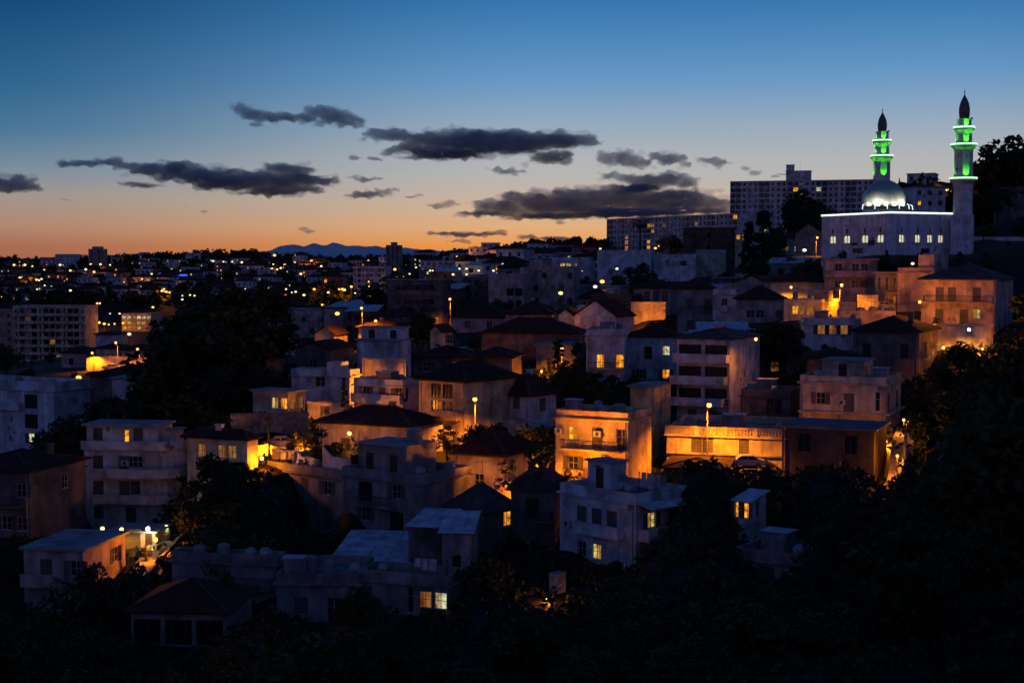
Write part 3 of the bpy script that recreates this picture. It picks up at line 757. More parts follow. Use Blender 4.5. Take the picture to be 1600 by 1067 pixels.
def hip_roof(mb, w, d, z, rise, over=.55, m=0):
    x0, x1, y0, y1 = -w / 2 - over, w / 2 + over, -d / 2 - over, d / 2 + over
    W, D = x1 - x0, y1 - y0
    t = .16
    z0 = z + .002
    if W >= D:
        r0, r1 = (x0 + D / 2, 0, z + rise), (x1 - D / 2, 0, z + rise)
    else:
        r0, r1 = (0, y0 + W / 2, z + rise), (0, y1 - W / 2, z + rise)
    c = [(x0, y0, z0 + t), (x1, y0, z0 + t), (x1, y1, z0 + t), (x0, y1, z0 + t)]
    b = [(p[0], p[1], z0) for p in c]
    if W >= D:
        mb.poly([c[0], c[1], r1, r0], m); mb.poly([c[1], c[2], r1], m); mb.poly([c[2], c[3], r0, r1], m); mb.poly([c[3], c[0], r0], m)
    else:
        mb.poly([c[0], c[1], r0], m); mb.poly([c[1], c[2], r1, r0], m); mb.poly([c[2], c[3], r1], m); mb.poly([c[3], c[0], r0, r1], m)
    for i in range(4):
        j = (i + 1) % 4
        mb.poly([b[i], b[j], c[j], c[i]], m)
    mb.poly([b[3], b[2], b[1], b[0]], m)
    return c, r0, r1

HOUSES = {}
def house(h):
    kw = h['kw']; w, d, H_ = h['w'], h['d'], h['h']
    root = empty(h['name'], h['root'], -R(h['th']))
    tag(root, h['label'], h['cat'], kw.get('group'))
    HOUSES[h['key']] = dict(root=root, **{k: h[k] for k in ('w', 'd', 'h')})
    rng = random.Random(h['key'])
    wallm = M[h['wall']]
    roof = h['roof']
    par = kw.get('par', .85) if roof == 'flat' else 0.0
    hw = H_ - par
    far = h['Y'] > 300
    frows = h['F'].split('/') if h['F'] else []
    srows = h['S'].split('/') if h['S'] else []
    nfl = max(1, len(frows), len(srows))
    fh = hw / nfl
    mb = MB()
    TF = lambda u, i, z: (-w / 2 + u, -d / 2 + i, z)
    TS = lambda u, i, z: (w / 2 - i, -d / 2 + u, z)
    wins = []
    def lay(rows, width, face):
        ops = []
        for r, row in enumerate(rows):
            zf = hw - (r + 1) * fh
            n = len(row)
            for i, ch in enumerate(row):
                if ch == '-':
                    continue
                lit = None; kind = ch
                if kind in 'ws' and not far and rng.random() < .3: kind = 'w' if kind == 's' else 's'
                if ch in 'LYWRK':
                    lit, kind = ch, kw.get('lk', 'w')
                if ch == 'D':
                    lit, kind = 'L', 'd'
                if kind == 'D':
                    kind = 'd'
                if lit is None and kw.get('lits') and rng.random() < kw.get('litp', .07) and kind in 'ob':
                    lit = rng.choice(kw['lits'])
                ww, wh, sill = SIZES[kind]
                if far and kind == 'o':
                    ww = min(width / n * 1.12, 3.4)
                    wh = fh * .72; sill = fh * .22
                ww = min(ww, width / n * .86); wh = min(wh, fh * .80); sill = min(sill, fh - wh - .12)
                u = width * (i + .5) / n
                z = zf + max(.03, sill)
                ops.append((round(u - ww / 2, 3), round(u + ww / 2, 3), round(z, 3), round(z + wh, 3)))
                wins.append((face, u, z, ww, wh, kind, lit))
        return ops
    fo = lay(frows, w, 'F'); so = lay(srows, d, 'S')
    base = -5.0
    face_wall(mb, w, base, hw, fo, TF)
    face_wall(mb, d, base, hw, so, TS)
    mb.poly([(-w / 2, d / 2, base), (-w / 2, -d / 2, base), (-w / 2, -d / 2, hw), (-w / 2, d / 2, hw)])
    mb.poly([(w / 2, d / 2, base), (-w / 2, d / 2, base), (-w / 2, d / 2, hw), (w / 2, d / 2, hw)])
    mb.poly([(-w / 2, -d / 2, hw), (w / 2, -d / 2, hw), (w / 2, d / 2, hw), (-w / 2, d / 2, hw)])
    wall_o = mb.build('wall', wallm, root)
    # openings filled
    for face, u, z, ww, wh, kind, lit in wins:
        if face == 'F':
            loc, rz = (-w / 2 + u, -d / 2, z), 0.0
        else:
            loc, rz = (w / 2, -d / 2 + u, z), math.pi / 2
        pm = lit if lit else 'pane'
        if far:
            link('window', far_window_mesh(ww, wh, pm), root, loc, rz)
            continue
        if kind == 'g':
            link('garage_door', roller_mesh(ww, wh), root, loc, rz)
            continue
        fr = link('window' if kind not in 'dc' else 'french_door', frame_mesh(ww, wh, kind, kind in 'oq'), root, loc, rz)
        if kind in 'sc':
            if not lit:
                a = link('shutter', leaf_mesh(ww / 2 - .01, wh), fr, (-ww / 2 + .005, .02, 0))
                link('shutter', leaf_mesh(ww / 2 - .01, wh), fr, (.005, .02, 0))
        else:
            link('pane', pane_mesh(ww, wh, pm), fr)
            if lit and rng.random() < .75:
                cw = ww * rng.choice((.28, .36, .5)); k_ = ('curtain', round(cw, 2), round(wh, 2))
                if k_ not in _WM:
                    cb = MB(); n_ = 8
                    for i_ in range(n_):
                        cb.poly([(cw * i_ / n_, .156 - .012 * (i_ % 2), .02), (cw * (i_ + 1) / n_, .156 - .012 * ((i_ + 1) % 2), .02), (cw * (i_ + 1) / n_, .156 - .012 * ((i_ + 1) % 2), wh - .02), (cw * i_ / n_, .156 - .012 * (i_ % 2), wh - .02)])
                    _WM[k_] = cb.mesh('curtain', M['curtain'])
                link('curtain', _WM[k_], fr, (rng.choice((-ww / 2 + .03, ww / 2 - cw - .03)), 0, 0))
            if kind in 'w' and h['Y'] < 240 and not kw.get('small') and rng.random() < .6:
                link('shutter', leaf_mesh(ww / 2, wh), fr, (-ww / 2 - ww / 2 - .02, -.06, 0))
                link('shutter', leaf_mesh(ww / 2, wh), fr, (ww / 2 + .02, -.06, 0))
    # balconies
    bal = list(kw.get('bal', ()))
    if not bal and h['Y'] < 270 and len(frows) >= 2 and roof != 'shed':
        for r in range(len(frows) - 1):
            if any(c in 'cdD' for c in frows[r]) or rng.random() < .5:
                a_ = rng.choice((.05, .3, .5)); bal.append(('F', r, a_, min(.97, a_ + rng.uniform(.35, .5)), rng.uniform(.7, 1.2), rng.choice('rrp')))
    for face, fl, u0, u1, dep, kind in bal:
        zf = hw - (fl + 1) * fh
        W_ = w if face == 'F' else d
        a, b = W_ * u0, W_ * u1
        sb = MB(); sb.box(a, b, -dep, -.004, -.16, .0)
        if kind == 'p':
            sb.box(a, b, -dep, -dep + .12, .0, .95); sb.box(a, a + .12, -dep + .12, -.004, .0, .95); sb.box(b - .12, b, -dep + .12, -.004, .0, .95)
            sb.box(a - .05, b + .05, -dep - .05, -dep + .17, .952, 1.02)
        loc, rz = ((-w / 2, -d / 2, zf), 0.0) if face == 'F' else ((w / 2, -d / 2, zf), math.pi / 2)
        bo = sb.build('balcony', wallm, root, loc, rz)
        if kind == 'r':
            rb = MB(); railing_mesh(rb, [(a + .05, -.05), (a + .05, -dep + .06), (b - .05, -dep + .06), (b - .05, -.05)])
            rb.build('railing', M['iron'], bo)
    # roofs
    rise = None
    if kw.get('rpx') is not None:
        dd = h['d'] / 2 if roof in ('hip', 'gable') else h['d']
        rise = max(.5, (P(800, kw['rpx'], h['Y'] + dd * .8).z - h['root'].z) - H_)
    tilem = M[kw.get('tile', 'tile')]
    if roof == 'flat':
        pb = MB(); t = .18; e = .012
        x0, x1, y0, y1 = -w / 2 - e, w / 2 + e, -d / 2 - e, d / 2 + e
        z0, z1 = hw - .06, H_
        for q in ((x0, x1, y0, y0 + t), (x0, x1, y1 - t, y1), (x0, x0 + t, y0 + t, y1 - t), (x1 - t, x1, y0 + t, y1 - t)):
            pb.box(q[0], q[1], q[2], q[3], z0, z1)
        if kw.get('cornice', par > .6 and not far):
            c = .28
            for q in ((x0 - c, x1 + c, y0 - c, y0 - .001), (x0 - c, x1 + c, y1 + .001, y1 + c), (x0 - c, x0 - .001, y0, y1), (x1 + .001, x1 + c, y0, y1)):
                pb.box(q[0], q[1], q[2], q[3], hw - .14, hw + .03)
        pb.build('parapet', wallm, root)
        rb = MB(); rb.box(x0 + t + .004, x1 - t - .004, y0 + t + .004, y1 - t - .004, hw + .004, hw + .05)
        rb.build('roof', M['roofdeck'], root)
        if kw.get('towr'):
            f0, f1 = kw['towr']
            tb = MB(); hi = max(1.0, 1.0)
            if f0 < f1:
                tb.box(-w / 2 + w * f0, -w / 2 + w * f1, -d / 2 - .02, d / 2 - 1, hw - .1, H_ + 1.0)
            else:
                tb.box(-w / 2 + w * f1, w / 2 - .03, -d / 2 + .5, d / 2 - .2, hw - .1, H_ + 2.2)
            tb.build('stair_tower', wallm, root)
    elif roof == 'slab':
        rb = MB(); o = .35
        rb.box(-w / 2 - o, w / 2 + o, -d / 2 - o, d / 2 + o, hw + .003, hw + .24)
        rb.build('roof', M['concrete'] if h['wall'] not in ('dark',) else M['roofdeck'], root)
    elif roof == 'hip':
        rise = rise or 2.0
        rise = min(rise, min(w, d) * .5 + 1.2)
        rb = MB(); c, r0, r1 = hip_roof(rb, w, d, hw, rise)
        ro = rb.build('roof', tilem, root)
        kb = MB()
        for a, b in ((c[0], r0), (c[1], r1 if w >= d else r0), (r0, r1)):
            if (Vector(a) - Vector(b)).length > .1:
                kb.tube((a[0], a[1], a[2] + .02), (b[0], b[1], b[2] + .03), .09, n=5)
        kb.build('ridge_tiles', M['tilegrey'], ro)
        if rng.random() < .6 and not far:
            cb = MB(); cx, cy = rng.uniform(-w / 4, w / 4), rng.uniform(-.1, d / 5)
            zt = hw + rise + .4
            cb.box(cx - .35, cx + .35, cy - .3, cy + .3, hw + .3, zt); cb.box(cx - .43, cx + .43, cy - .38, cy + .38, zt + .001, zt + .1)
            cb.build('chimney', wallm, ro)
    elif roof == 'gable':
        rise = min(rise or 2.0, 4.0)
        gb = MB()      # ridge runs back from the front face
        gb.poly([(-w / 2, -d / 2, hw), (w / 2, -d / 2, hw), (0, -d / 2, hw + rise - .15)])
        gb.poly([(w / 2, d / 2, hw), (-w / 2, d / 2, hw), (0, d / 2, hw + rise - .15)])
        gb.build('gable', wallm, root)
        rb = MB(); o = .4; t = .14
        sl = rise / (w / 2)
        y0, y1 = -d / 2 - o, d / 2 + o
        for sgn in (-1, 1):
            e0 = (sgn * (w / 2 + o), hw - o * sl + .01); e1 = (0, hw + rise + .01)
            p = [(e0[0], y0, e0[1]), (e0[0], y1, e0[1]), (e1[0], y1, e1[1]), (e1[0], y0, e1[1])]
            up = [(x, y, z + t) for x, y, z in p]
            if sgn < 0: p, up = p[::-1], up[::-1]
            rb.poly(up); rb.poly(p[::-1])
            for i in range(4):
                j = (i + 1) % 4
                rb.poly([p[i], p[j], up[j], up[i]])
        rb.build('roof', tilem, root)
    elif roof == 'shed':
        rise = min(rise or 1.2, d * .6)
        wb = MB()
        wb.poly([(-w / 2, -d / 2, hw), (-w / 2, d / 2, hw + rise), (-w / 2, d / 2, hw)]); wb.poly([(w / 2, -d / 2, hw), (w / 2, d / 2, hw), (w / 2, d / 2, hw + rise)])
        wb.poly([(-w / 2, d / 2, hw), (w / 2, d / 2, hw), (w / 2, d / 2, hw + rise), (-w / 2, d / 2, hw + rise)])
        wb.build('gable', wallm, root)
        rb = MB(); o = .3; s = rise / d
        x0, x1 = -w / 2 - o, w / 2 + o
        n = max(2, int((x1 - x0) / .9))
        for i in range(n):
            a, b = x0 + (x1 - x0) * i / n, x0 + (x1 - x0) * (i + 1) / n - .03
            q = [(a, -d / 2 - o, hw - o * s + .02), (b, -d / 2 - o, hw - o * s + .02), (b, d / 2 + o, hw + rise + o * s + .02), (a, d / 2 + o, hw + rise + o * s + .02)]
            t = .05 + .02 * (i % 2)
            u = [(x, y, z + t) for x, y, z in q]
            rb.poly(u); rb.poly(q[::-1])
            for k in range(4):
                rb.poly([q[k], q[(k + 1) % 4], u[(k + 1) % 4], u[k]])
        rb.build('roof', M['tin'], root)
    elif roof == 'barrel':
        rise = rise or 1.6
        rb = MB(); n = 10; o = .3
        pr = [(-(w / 2 + o) * math.cos(math.pi * i / n), rise * math.sin(math.pi * i / n)) for i in range(n + 1)]
        y0, y1 = -d / 2 - o, d / 2 + o
        for i in range(n):
            (xa, za), (xb, zb) = pr[i], pr[i + 1]
            rb.poly([(xa, y0, hw + za + .1), (xb, y0, hw + zb + .1), (xb, y1, hw + zb + .1), (xa, y1, hw + za + .1)])
            rb.poly([(xa, y0, hw + .004), (xb, y0, hw + .004), (xb, y0, hw + zb + .1), (xa, y0, hw + za + .1)])
            rb.poly([(xb, y1, hw + .004), (xa, y1, hw + .004), (xa, y1, hw + za + .1), (xb, y1, hw + zb + .1)])
        rb.poly([(-w / 2 - o, y0, hw + .004), (-w / 2 - o, y1, hw + .004), (w / 2 + o, y1, hw + .004), (w / 2 + o, y0, hw + .004)])
        rb.build('roof', M['tilegrey'], root)
    if h['Y'] < 225 and H_ > 3.5 and roof not in ('shed',):
        for x, y in ((w / 2 - .25, -d / 2 - .07), (-w / 2 + .3, -d / 2 - .07)):
            if rng.random() < .6:
                db = MB(); db.tube((x, y, -1), (x, y, hw - .05), .05, n=6)
                db.build('downpipe', M['galv'], root)
    # cabins on the roof
    for q, (fx0, fx1, fy0, fy1, ph) in enumerate(kw.get('pent', ())):
        x0, x1, y0, y1 = -w / 2 + w * fx0, -w / 2 + w * fx1, -d / 2 + d * fy0, -d / 2 + d * fy1
        zb = (hw + .05) if roof != 'slab' else hw + .23
        pb = MB(); pb.box(x0, x1, y0, y1, zb, zb + ph)
        po = pb.build('roof_cabin', wallm, root)
        rb = MB(); rb.box(x0 - .25, x1 + .25, y0 - .25, y1 + .25, zb + ph + .002, zb + ph + .17)
        rb.build('cabin_roof', M['concrete'], po)
        if not far and x1 - x0 > 1.6:
            n = max(1, int((x1 - x0) / 3))
            for i in range(n):
                db = MB(); cx = x0 + (x1 - x0) * (i + .5) / n
                db.box(cx - .5, cx + .5, y0 - .03, y0 + .02, zb + .05, zb + min(2.1, ph - .3))
                db.build('cabin_door', M['door'], po)
    if kw.get('awn'):
        ab = MB()
        a0, a1, z = .2, d * .96, hw - .35
        q = [(w / 2 + .02, -d / 2 + a0, z + .25), (w / 2 + .02, -d / 2 + a1, z + .25), (w / 2 + 1.9, -d / 2 + a1, z - .1), (w / 2 + 1.9, -d / 2 + a0, z - .1)]
        u = [(x, y, zz + .08) for x, y, zz in q]
        ab.poly(u); ab.poly(q[::-1])
        for k in range(4):
            ab.poly([q[k], q[(k + 1) % 4], u[(k + 1) % 4], u[k]])
        ab.build('awning_roof', M['tin'], root)
    return root

def curved_block(h):
    """four storeys whose right-hand corner is a quarter round, balconies following it"""
    w, d, H_ = h['w'], h['d'], h['h']
    root = empty(h['name'], h['root'], -R(h['th']))
    tag(root, h['label'], h['cat'])
    HOUSES[h['key']] = dict(root=root, w=w, d=d, h=H_)
    def outline(x0, x1, y0, y1, r, n=8):
        pts = [(x0, y0)]
        for i in range(n + 1):
            t = -math.pi / 2 + math.pi / 2 * i / n
            pts.append((x1 - r + r * math.cos(t), y0 + r + r * math.sin(t)))
        return pts + [(x1, y1), (x0, y1)]
    r = 3.6
    x1 = w / 2
    floors = [0, 3.05, 6.1, 9.15, 12.1]
    scale = (H_ - .3) / 15.2
    f1 = H_ - 3.0
    fh = 3.02
    # main body with flat front openings
    mb = MB()
    wf = w - r
    ops, wins = [], []
    rows = [(0, [(.20, 'c', None), (.62, 'c', None), (.80, 'b', None)]), (1, [(.20, 'c', None), (.62, 'c', None), (.80, 's', None)]), (2, [(.20, 's', None), (.72, 'c', None)]), (3, [(.15, 'g', None), (.55, 'w', None)])]
    for k, row in rows:
        zf = f1 - (k + 1) * fh
        for fu, kind, lit in row:
            ww, wh, sill = SIZES[kind]
            u = wf * fu
            ops.append((round(u - ww / 2, 3), round(u + ww / 2, 3), round(zf + sill, 3), round(zf + sill + wh, 3)))
            wins.append((u, zf + sill, ww, wh, kind))
    TF = lambda u, i, z: (-w / 2 + u, -d / 2 + i, z)
    face_wall(mb, wf, -5, f1, ops, TF)
    ol = outline(-w / 2, x1, -d / 2, d / 2, r)
    for (xa, ya), (xb, yb) in zip(ol[1:], ol[2:] + ol[:1]):
        mb.poly([(xa, ya, -5), (xb, yb, -5), (xb, yb, f1), (xa, ya, f1)])
    mb.poly([(x, y, f1) for x, y in ol])
    mb.build('wall', M['white'], root)
    for u, z, ww, wh, kind in wins:
        if kind == 'g':
            link('garage_door', roller_mesh(ww, wh), root, (-w / 2 + u, -d / 2, z)); continue
        fr = link('french_door' if kind in 'dc' else 'window', frame_mesh(ww, wh, kind), root, (-w / 2 + u, -d / 2, z))
        if kind in 'sc':
            link('shutter', leaf_mesh(ww / 2 - .01, wh), fr, (-ww / 2 + .005, .02, 0)); link('shutter', leaf_mesh(ww / 2 - .01, wh), fr, (.005, .02, 0))
        else:
            link('pane', pane_mesh(ww, wh, 'pane'), fr)
    # windows on the round corner and right side
    for k in range(3):
        zf = f1 - (k + 1) * fh
        t = -math.pi / 4
        cx, cy = x1 - r + r * math.cos(t), -d / 2 + r + r * math.sin(t)
        fr = link('french_door', frame_mesh(1.0, 2.15, 'd'), root, (cx + .08, cy - .08, zf + .06), math.pi / 4)
        link('pane', pane_mesh(1.0, 2.15, 'pane'), fr)
        fr = link('french_door', frame_mesh(1.0, 2.15, 'd'), root, (x1 + .1, -d / 2 + r + 1.5, zf + .06), math.pi / 2)
        link('pane', pane_mesh(1.0, 2.15, 'pane'), fr)
    # balconies: slab and solid bowed parapet
    def bowed(x0, x1b, y0, y1, r_, z, hgt, th=.13):
        o = outline(x0, x1b, y0, y1, r_)[:-1]
        i = outline(x0 + th, x1b - th, y0 + th, y1, r_ - th)[:-1]
        b = MB()
        b.prism(outline(x0, x1b, y0, y1, r_), z - .18, z)
        n = len(o)
        for k in range(n - 1):
            for zz0, zz1 in ((z + .001, z + hgt),):
                b.poly([(*o[k], zz0), (*o[k + 1], zz0), (*o[k + 1], zz1), (*o[k], zz1)])
                b.poly([(*i[k + 1], zz0), (*i[k], zz0), (*i[k], zz1), (*i[k + 1], zz1)])
                b.poly([(*o[k], zz1), (*o[k + 1], zz1), (*i[k + 1], zz1), (*i[k], zz1)])
        b.poly([(*o[0], z), (*i[0], z), (*i[0], z + hgt), (*o[0], z + hgt)])
        return b
    for k in (0, 1):
        zf = f1 - (k + 1) * fh
        b = bowed(-w / 2 + 1.4, x1 + 1.5, -d / 2 - 1.3, d / 2 - 2.2, r + 1.0, zf, .9)
        b.build('balcony', M['white'], root)
    b = bowed(-w / 2 - .35, x1 + .5, -d / 2 - .5, d / 2, r + .3, f1 + .16, .85)
    b.build('parapet', M['white'], root)
    # set-back top floor and roof slab
    z0 = f1 + .165
    tb = MB(); tw0, tw1 = -w / 2, x1 - 2.4
    tops = [(.16, 's', None), (.56, 'w', 'L'), (.72, 's', None)]
    o2 = []
    for fu, kind, lit in tops:
        ww, wh, sill = (.62, 1.9, .25) if lit else SIZES[kind]
        u = (tw1 - tw0) * fu
        o2.append((round(u - ww / 2, 3), round(u + ww / 2, 3), round(z0 + sill, 3), round(z0 + sill + wh, 3), kind, lit))
    yy = -d / 2 + .35
    face_wall(tb, tw1 - tw0, z0, H_ - .25, o2, lambda u, i, z: (tw0 + u, yy + i, z))
    face_wall(tb, d / 2 - .8 - yy, z0, H_ - .25, [], lambda u, i, z: (tw1 - i, yy + u, z))
    tb.poly([(tw0, d / 2 - .8, z0), (tw0, yy, z0), (tw0, yy, H_ - .25), (tw0, d / 2 - .8, H_ - .25)])
    tb.build('top_storey', M['white'], root)
    for a, b_, c, e, kind, lit in o2:
        fr = link('window', frame_mesh(b_ - a, e - c, kind), root, (tw0 + (a + b_) / 2, yy, c))
        if lit:
            link('pane', pane_mesh(b_ - a, e - c, lit), fr)
        else:
            link('shutter', leaf_mesh((b_ - a) / 2 - .01, e - c), fr, (-(b_ - a) / 2 + .005, .02, 0)); link('shutter', leaf_mesh((b_ - a) / 2 - .01, e - c), fr, (.005, .02, 0))
    rb = MB(); rb.box(tw0 - .35, tw1 + .3, yy - .6, d / 2 - .5, H_ - .248, H_)
    rb.build('roof', M['concrete'], root)
    cb = MB(); cb.box(tw1 + .01, x1 - .8, yy + 1.6, d / 2 - 1.2, z0, H_ - .9)
    co = cb.build('roof_cabin', M['white'], root)
    cb = MB(); cb.box(tw1 + .31, x1 - .5, yy + 1.3, d / 2 - 1.0, H_ - .898, H_ - .72)
    cb.build('cabin_roof', M['concrete'], co)
    return root

for h in HS:
    if h['roof'] == 'custom':
        curved_block(h)
    else:
        house(h)

def on_house(key, fx, fy, z=None):
    """world point on a house: fractions of its width and depth, height over its base (default: its roof deck)"""
    q = HOUSES[key]
    r = q['root']
    lz = q['h'] if z is None else z
    p = Vector((-q['w'] / 2 + q['w'] * fx, -q['d'] / 2 + q['d'] * fy, lz))
    return r.matrix_basis @ p
# ------------------------------------------------------------------ lamps
_LM = {}
def glow_light(name, loc, col, power, parent, kind='SPOT', ang=150, aim=None, radius=.15):
    k = (kind, tuple(col), power, ang, radius)
    if k not in _LM:
        d = bpy.data.lights.new(name, kind)
        d.color = col; d.energy = power; d.shadow_soft_size = radius
        if kind == 'SPOT':
            d.spot_size = R(ang); d.spot_blend = .55
        _LM[k] = d
    o = bpy.data.objects.new(name, _LM[k])
    o.location = loc
    if aim is not None:
        o.rotation_euler = Vector(aim).to_track_quat('-Z', 'Y').to_euler()
    o.parent = parent
    COL.objects.link(o)
    return o
SOD = (1.0, .25, .001); AMB = (1.0, .38, .015); WHT = (.85, .92, 1.0); GRN = (.07, 1.0, .01)
POWER = 9.0
def lantern_mesh(m):
    k = ('lantern', m)
    if k not in _WM:
        b = MB(); b.lathe([(.05, -.26), (.2, -.2), (.27, 0), (.2, .2), (.05, .26)], 10)
        _WM[k] = b.mesh('lamp_glass', M[m], True)
    return _WM[k]
LAMPS = []
def street_lamp(px, py, Y, label, power=900, glass='sodium', col=SOD, face=0.0, height=None, name='street_lamp', tall=None, group=None):
    """pole lamp whose glass sits at the surveyed point; the arm reaches towards `face` (0 = to the camera)"""
    p = P(px, py, Y)
    LAMPS.append((px, py, p))
    arm = 1.3
    bx, by = p.x - math.sin(face) * -arm, p.y + math.cos(face) * arm
    g = ground(bx, by)
    hgt = max(3.5, min(p.z - g, 12)) if tall is None else tall
    root = empty(name, (bx, by, p.z - hgt), face)
    tag(root, label, 'street lamp', group)
    b = MB(); b.tube((0, 0, -.8), (0, 0, hgt - .5), .10, .06, 8); b.tube((0, 0, -.8), (0, 0, .9), .15, .14, 8)
    b.build('pole', M['galv'], root)
    b = MB(); b.tube((0, 0, hgt - .52), (0, -.5, hgt + .22), .05, n=6); b.tube((0, -.5, hgt + .22), (0, -arm - .3, hgt + .36), .045, n=6)
    b.build('arm', M['galv'], root)
    b = MB(); b.lathe([(.12, .20), (.3, .16), (.22, .30), (.06, .36)], 10, cx=0, cy=-arm)
    hd = b.build('lamp_head', M['galv'], root, (0, 0, hgt))
    link('lamp_glass', lantern_mesh(glass), hd, (0, -arm, -.06))
    if power:
        glow_light('lamp_light', (0, -arm, hgt - .42), col, power * POWER, root)
    return root
def wall_lamp(px, py, Y, label, power=300, glass='amber', col=AMB, face=0.0, name='wall_lamp', group=None, kind='SPOT', ang=165, off=.45):
    p = P(px, py, Y)
    LAMPS.append((px, py, p))
    root = empty(name, p, face)
    tag(root, label, 'wall lamp', group)
    b = MB(); b.tube((0, .55, .12), (0, 0, .3), .04, n=6); b.box(-.1, .1, .5, .6, -.05, .3)
    b.build('bracket', M['iron'], root)
    g = link('lamp_glass', lantern_mesh(glass), root, (0, 0, 0)); g.scale = (.8, .8, .8)
    if power:
        glow_light('lamp_light', (0, 0, -off), col, power * POWER, root, kind, ang)
    return root

# ------------------------------------------------------------------ the mosque
def mosque():
    Y = 300.0
    zt = P(1391, 331, Y).z
    zb = MOSQUE_B.z
    th = R(64)
    c = P(1391, 331, Y)
    ex = (math.cos(th), -math.sin(th)); ey = (math.sin(th), math.cos(th))
    kA, kC = KX(1284, 335), KX(1489, 335)
    wL = (kA * c.y - c.x) / (-ex[0] + kA * ex[1])
    wR = (kC * c.y - c.x) / (ey[0] - kC * ey[1])
    H_ = zt - zb
    root = empty('mosque', (c.x - ex[0] * wL / 2 + ey[0] * wR / 2, c.y - ex[1] * wL / 2 + ey[1] * wR / 2, zb), -th)
    tag(root, 'white mosque with floodlit silver dome and neon-edged roof on the hill', 'mosque')
    hw = H_ - .5
    mb = MB()
    xl, xr, yf, yb = -wL / 2, wL / 2, -wR / 2, wR / 2
    TF = lambda u, i, z: (xl + u, yf + i, z)
    TS = lambda u, i, z: (xr - i, yf + u, z)
    s = 1.0
    zs = P(1391, 379, Y).z - zb
    wt_, wtall = 1.7, 1.75
    def ufor(px, face):
        k = KX(px, 370)
        cx, cy = c.x, c.y
        if face == 'F':
            t = (k * cy - cx) / (-ex[0] + k * ex[1]); return wL - t
        t = (k * cy - cx) / (ey[0] - k * ey[1]); return t
    # on the left face the wall runs away, so its openings are wider to read the same
    wins = [('F', ufor(p, 'F'), 2.1) for p in (1301, 1323, 1351, 1375)] + [('S', ufor(p, 'S'), 1.4) for p in (1409, 1434, 1453, 1470)]
    fo = [(round(u - ww / 2, 3), round(u + ww / 2, 3), round(zs, 3), round(zs + wtall, 3)) for f, u, ww in wins if f == 'F']
    so = [(round(u - ww / 2, 3), round(u + ww / 2, 3), round(zs, 3), round(zs + wtall, 3)) for f, u, ww in wins if f == 'S']
    slits = []
    for f, u, ww in wins:
        q = (round(u - ww * .13, 3), round(u + ww * .13, 3), round(zs + wtall + .35, 3), round(zs + wtall + 1.5, 3))
        (fo if f == 'F' else so).append(q); slits.append((f, u, ww * .26, q[2]))
    low = []
    for px, f, ww, hh in ((1340, 'F', 3.4, 1.1), (1362, 'F', 2.2, 1.1), (1446, 'S', 2.4, 1.0), (1335, 'F', 2.2, .7)):
        u = ufor(px, f); z0 = .35 if ww != 2.2 else 2.0
        q = (round(u - ww / 2, 3), round(u + ww / 2, 3), round(z0, 3), round(z0 + hh, 3))
        (fo if f == 'F' else so).append(q); low.append((f, u, ww, hh, z0))
    face_wall(mb, wL, -5, hw, fo, TF, .35)
    face_wall(mb, wR, -5, hw, so, TS, .35)
    mb.poly([(xl, yb, -5), (xl, yf, -5), (xl, yf, hw), (xl, yb, hw)]); mb.poly([(xr, yb, -5), (xl, yb, -5), (xl, yb, hw), (xr, yb, hw)])
    mb.poly([(xl, yf, hw), (xr, yf, hw), (xr, yb, hw), (xl, yb, hw)])
    mb.build('wall', M['mosque'], root)
    def arched(ww, hh, m):
        """twin round-arched lights in one frame"""
        b = MB(); n = 6
        for sg in (-1, 1):
            r = ww * .2
            cx = sg * ww * .235
            pts = [(cx - r, .2, .08), (cx + r, .2, .08)] + [(cx + r * math.cos(math.pi * i / n), .2, hh - .12 - r + r * math.sin(math.pi * i / n)) for i in range(n + 1)]
            b.poly(pts, 0)
        b.poly([(-ww / 2, .24, 0), (ww / 2, .24, 0), (ww / 2, .24, hh), (-ww / 2, .24, hh)], 1)
        b.box(-.05, .05, .08, .23, .06, hh * .8, 1)
        b.box(-ww / 2 - .12, ww / 2 + .12, -.14, .2, -.12, -.004, 1)
        return b.mesh('arched_window', [M[m], M['frame']])
    def place(face, u, z):
        return ((xl + u, yf, z), 0.0) if face == 'F' else ((xr, yf + u, z), math.pi / 2)
    for f, u, ww in wins:
        l, rz = place(f, u, zs)
        link('arched_window', arched(ww, wtall, 'mosquewin'), root, l, rz)
        b = MB(); b.box(-ww * .62, ww * .62, -.1, -.004, wtall + .06, wtall + .2)
        b.build('window_hood', M['mosque'], root, l, rz)
    for f, u, ww, z in slits:
        l, rz = place(f, u, z); link('slit_window', far_window_mesh(ww, 1.15, 'pane'), root, l, rz)
    for f, u, ww, hh, z0 in low:
        l, rz = place(f, u, z0); link('window', far_window_mesh(ww, hh, 'pane'), root, l, rz)
    # parapet with the light strip along its top edge
    pb = MB(); t = .3; e = .06
    for q in ((xl - e, xr + e, yf - e, yf + t), (xl - e, xr + e, yb - t, yb + e), (xl - e, xl + t, yf + t, yb - t), (xr - t, xr + e, yf + t, yb - t)):
        pb.box(*q, hw - .05, H_)
    pb.build('parapet', M['mosque'], root)
    nb = MB()
    nb.box(xl - e, xr + e, yf - e - .09, yf - e - .003, H_ - .30, H_ + .05); nb.box(xr + e + .003, xr + e + .09, yf - e, yb, H_ - .30, H_ + .05)
    nb.build('light_strip', M['neon'], root)
    rb = MB(); rb.box(xl + t + .01, xr - t - .01, yf + t + .01, yb - t - .01, hw + .004, hw + .06)
    rb.build('roof', M['roofdeck'], root)
    # dome: drum, ribbed shell, finial
    pd = P(1381, 327, 313.5)
    dz = pd.z
    inv = root.matrix_basis.inverted()
    dl = inv @ pd
    rad = 33.5 / F_PX * 313.5
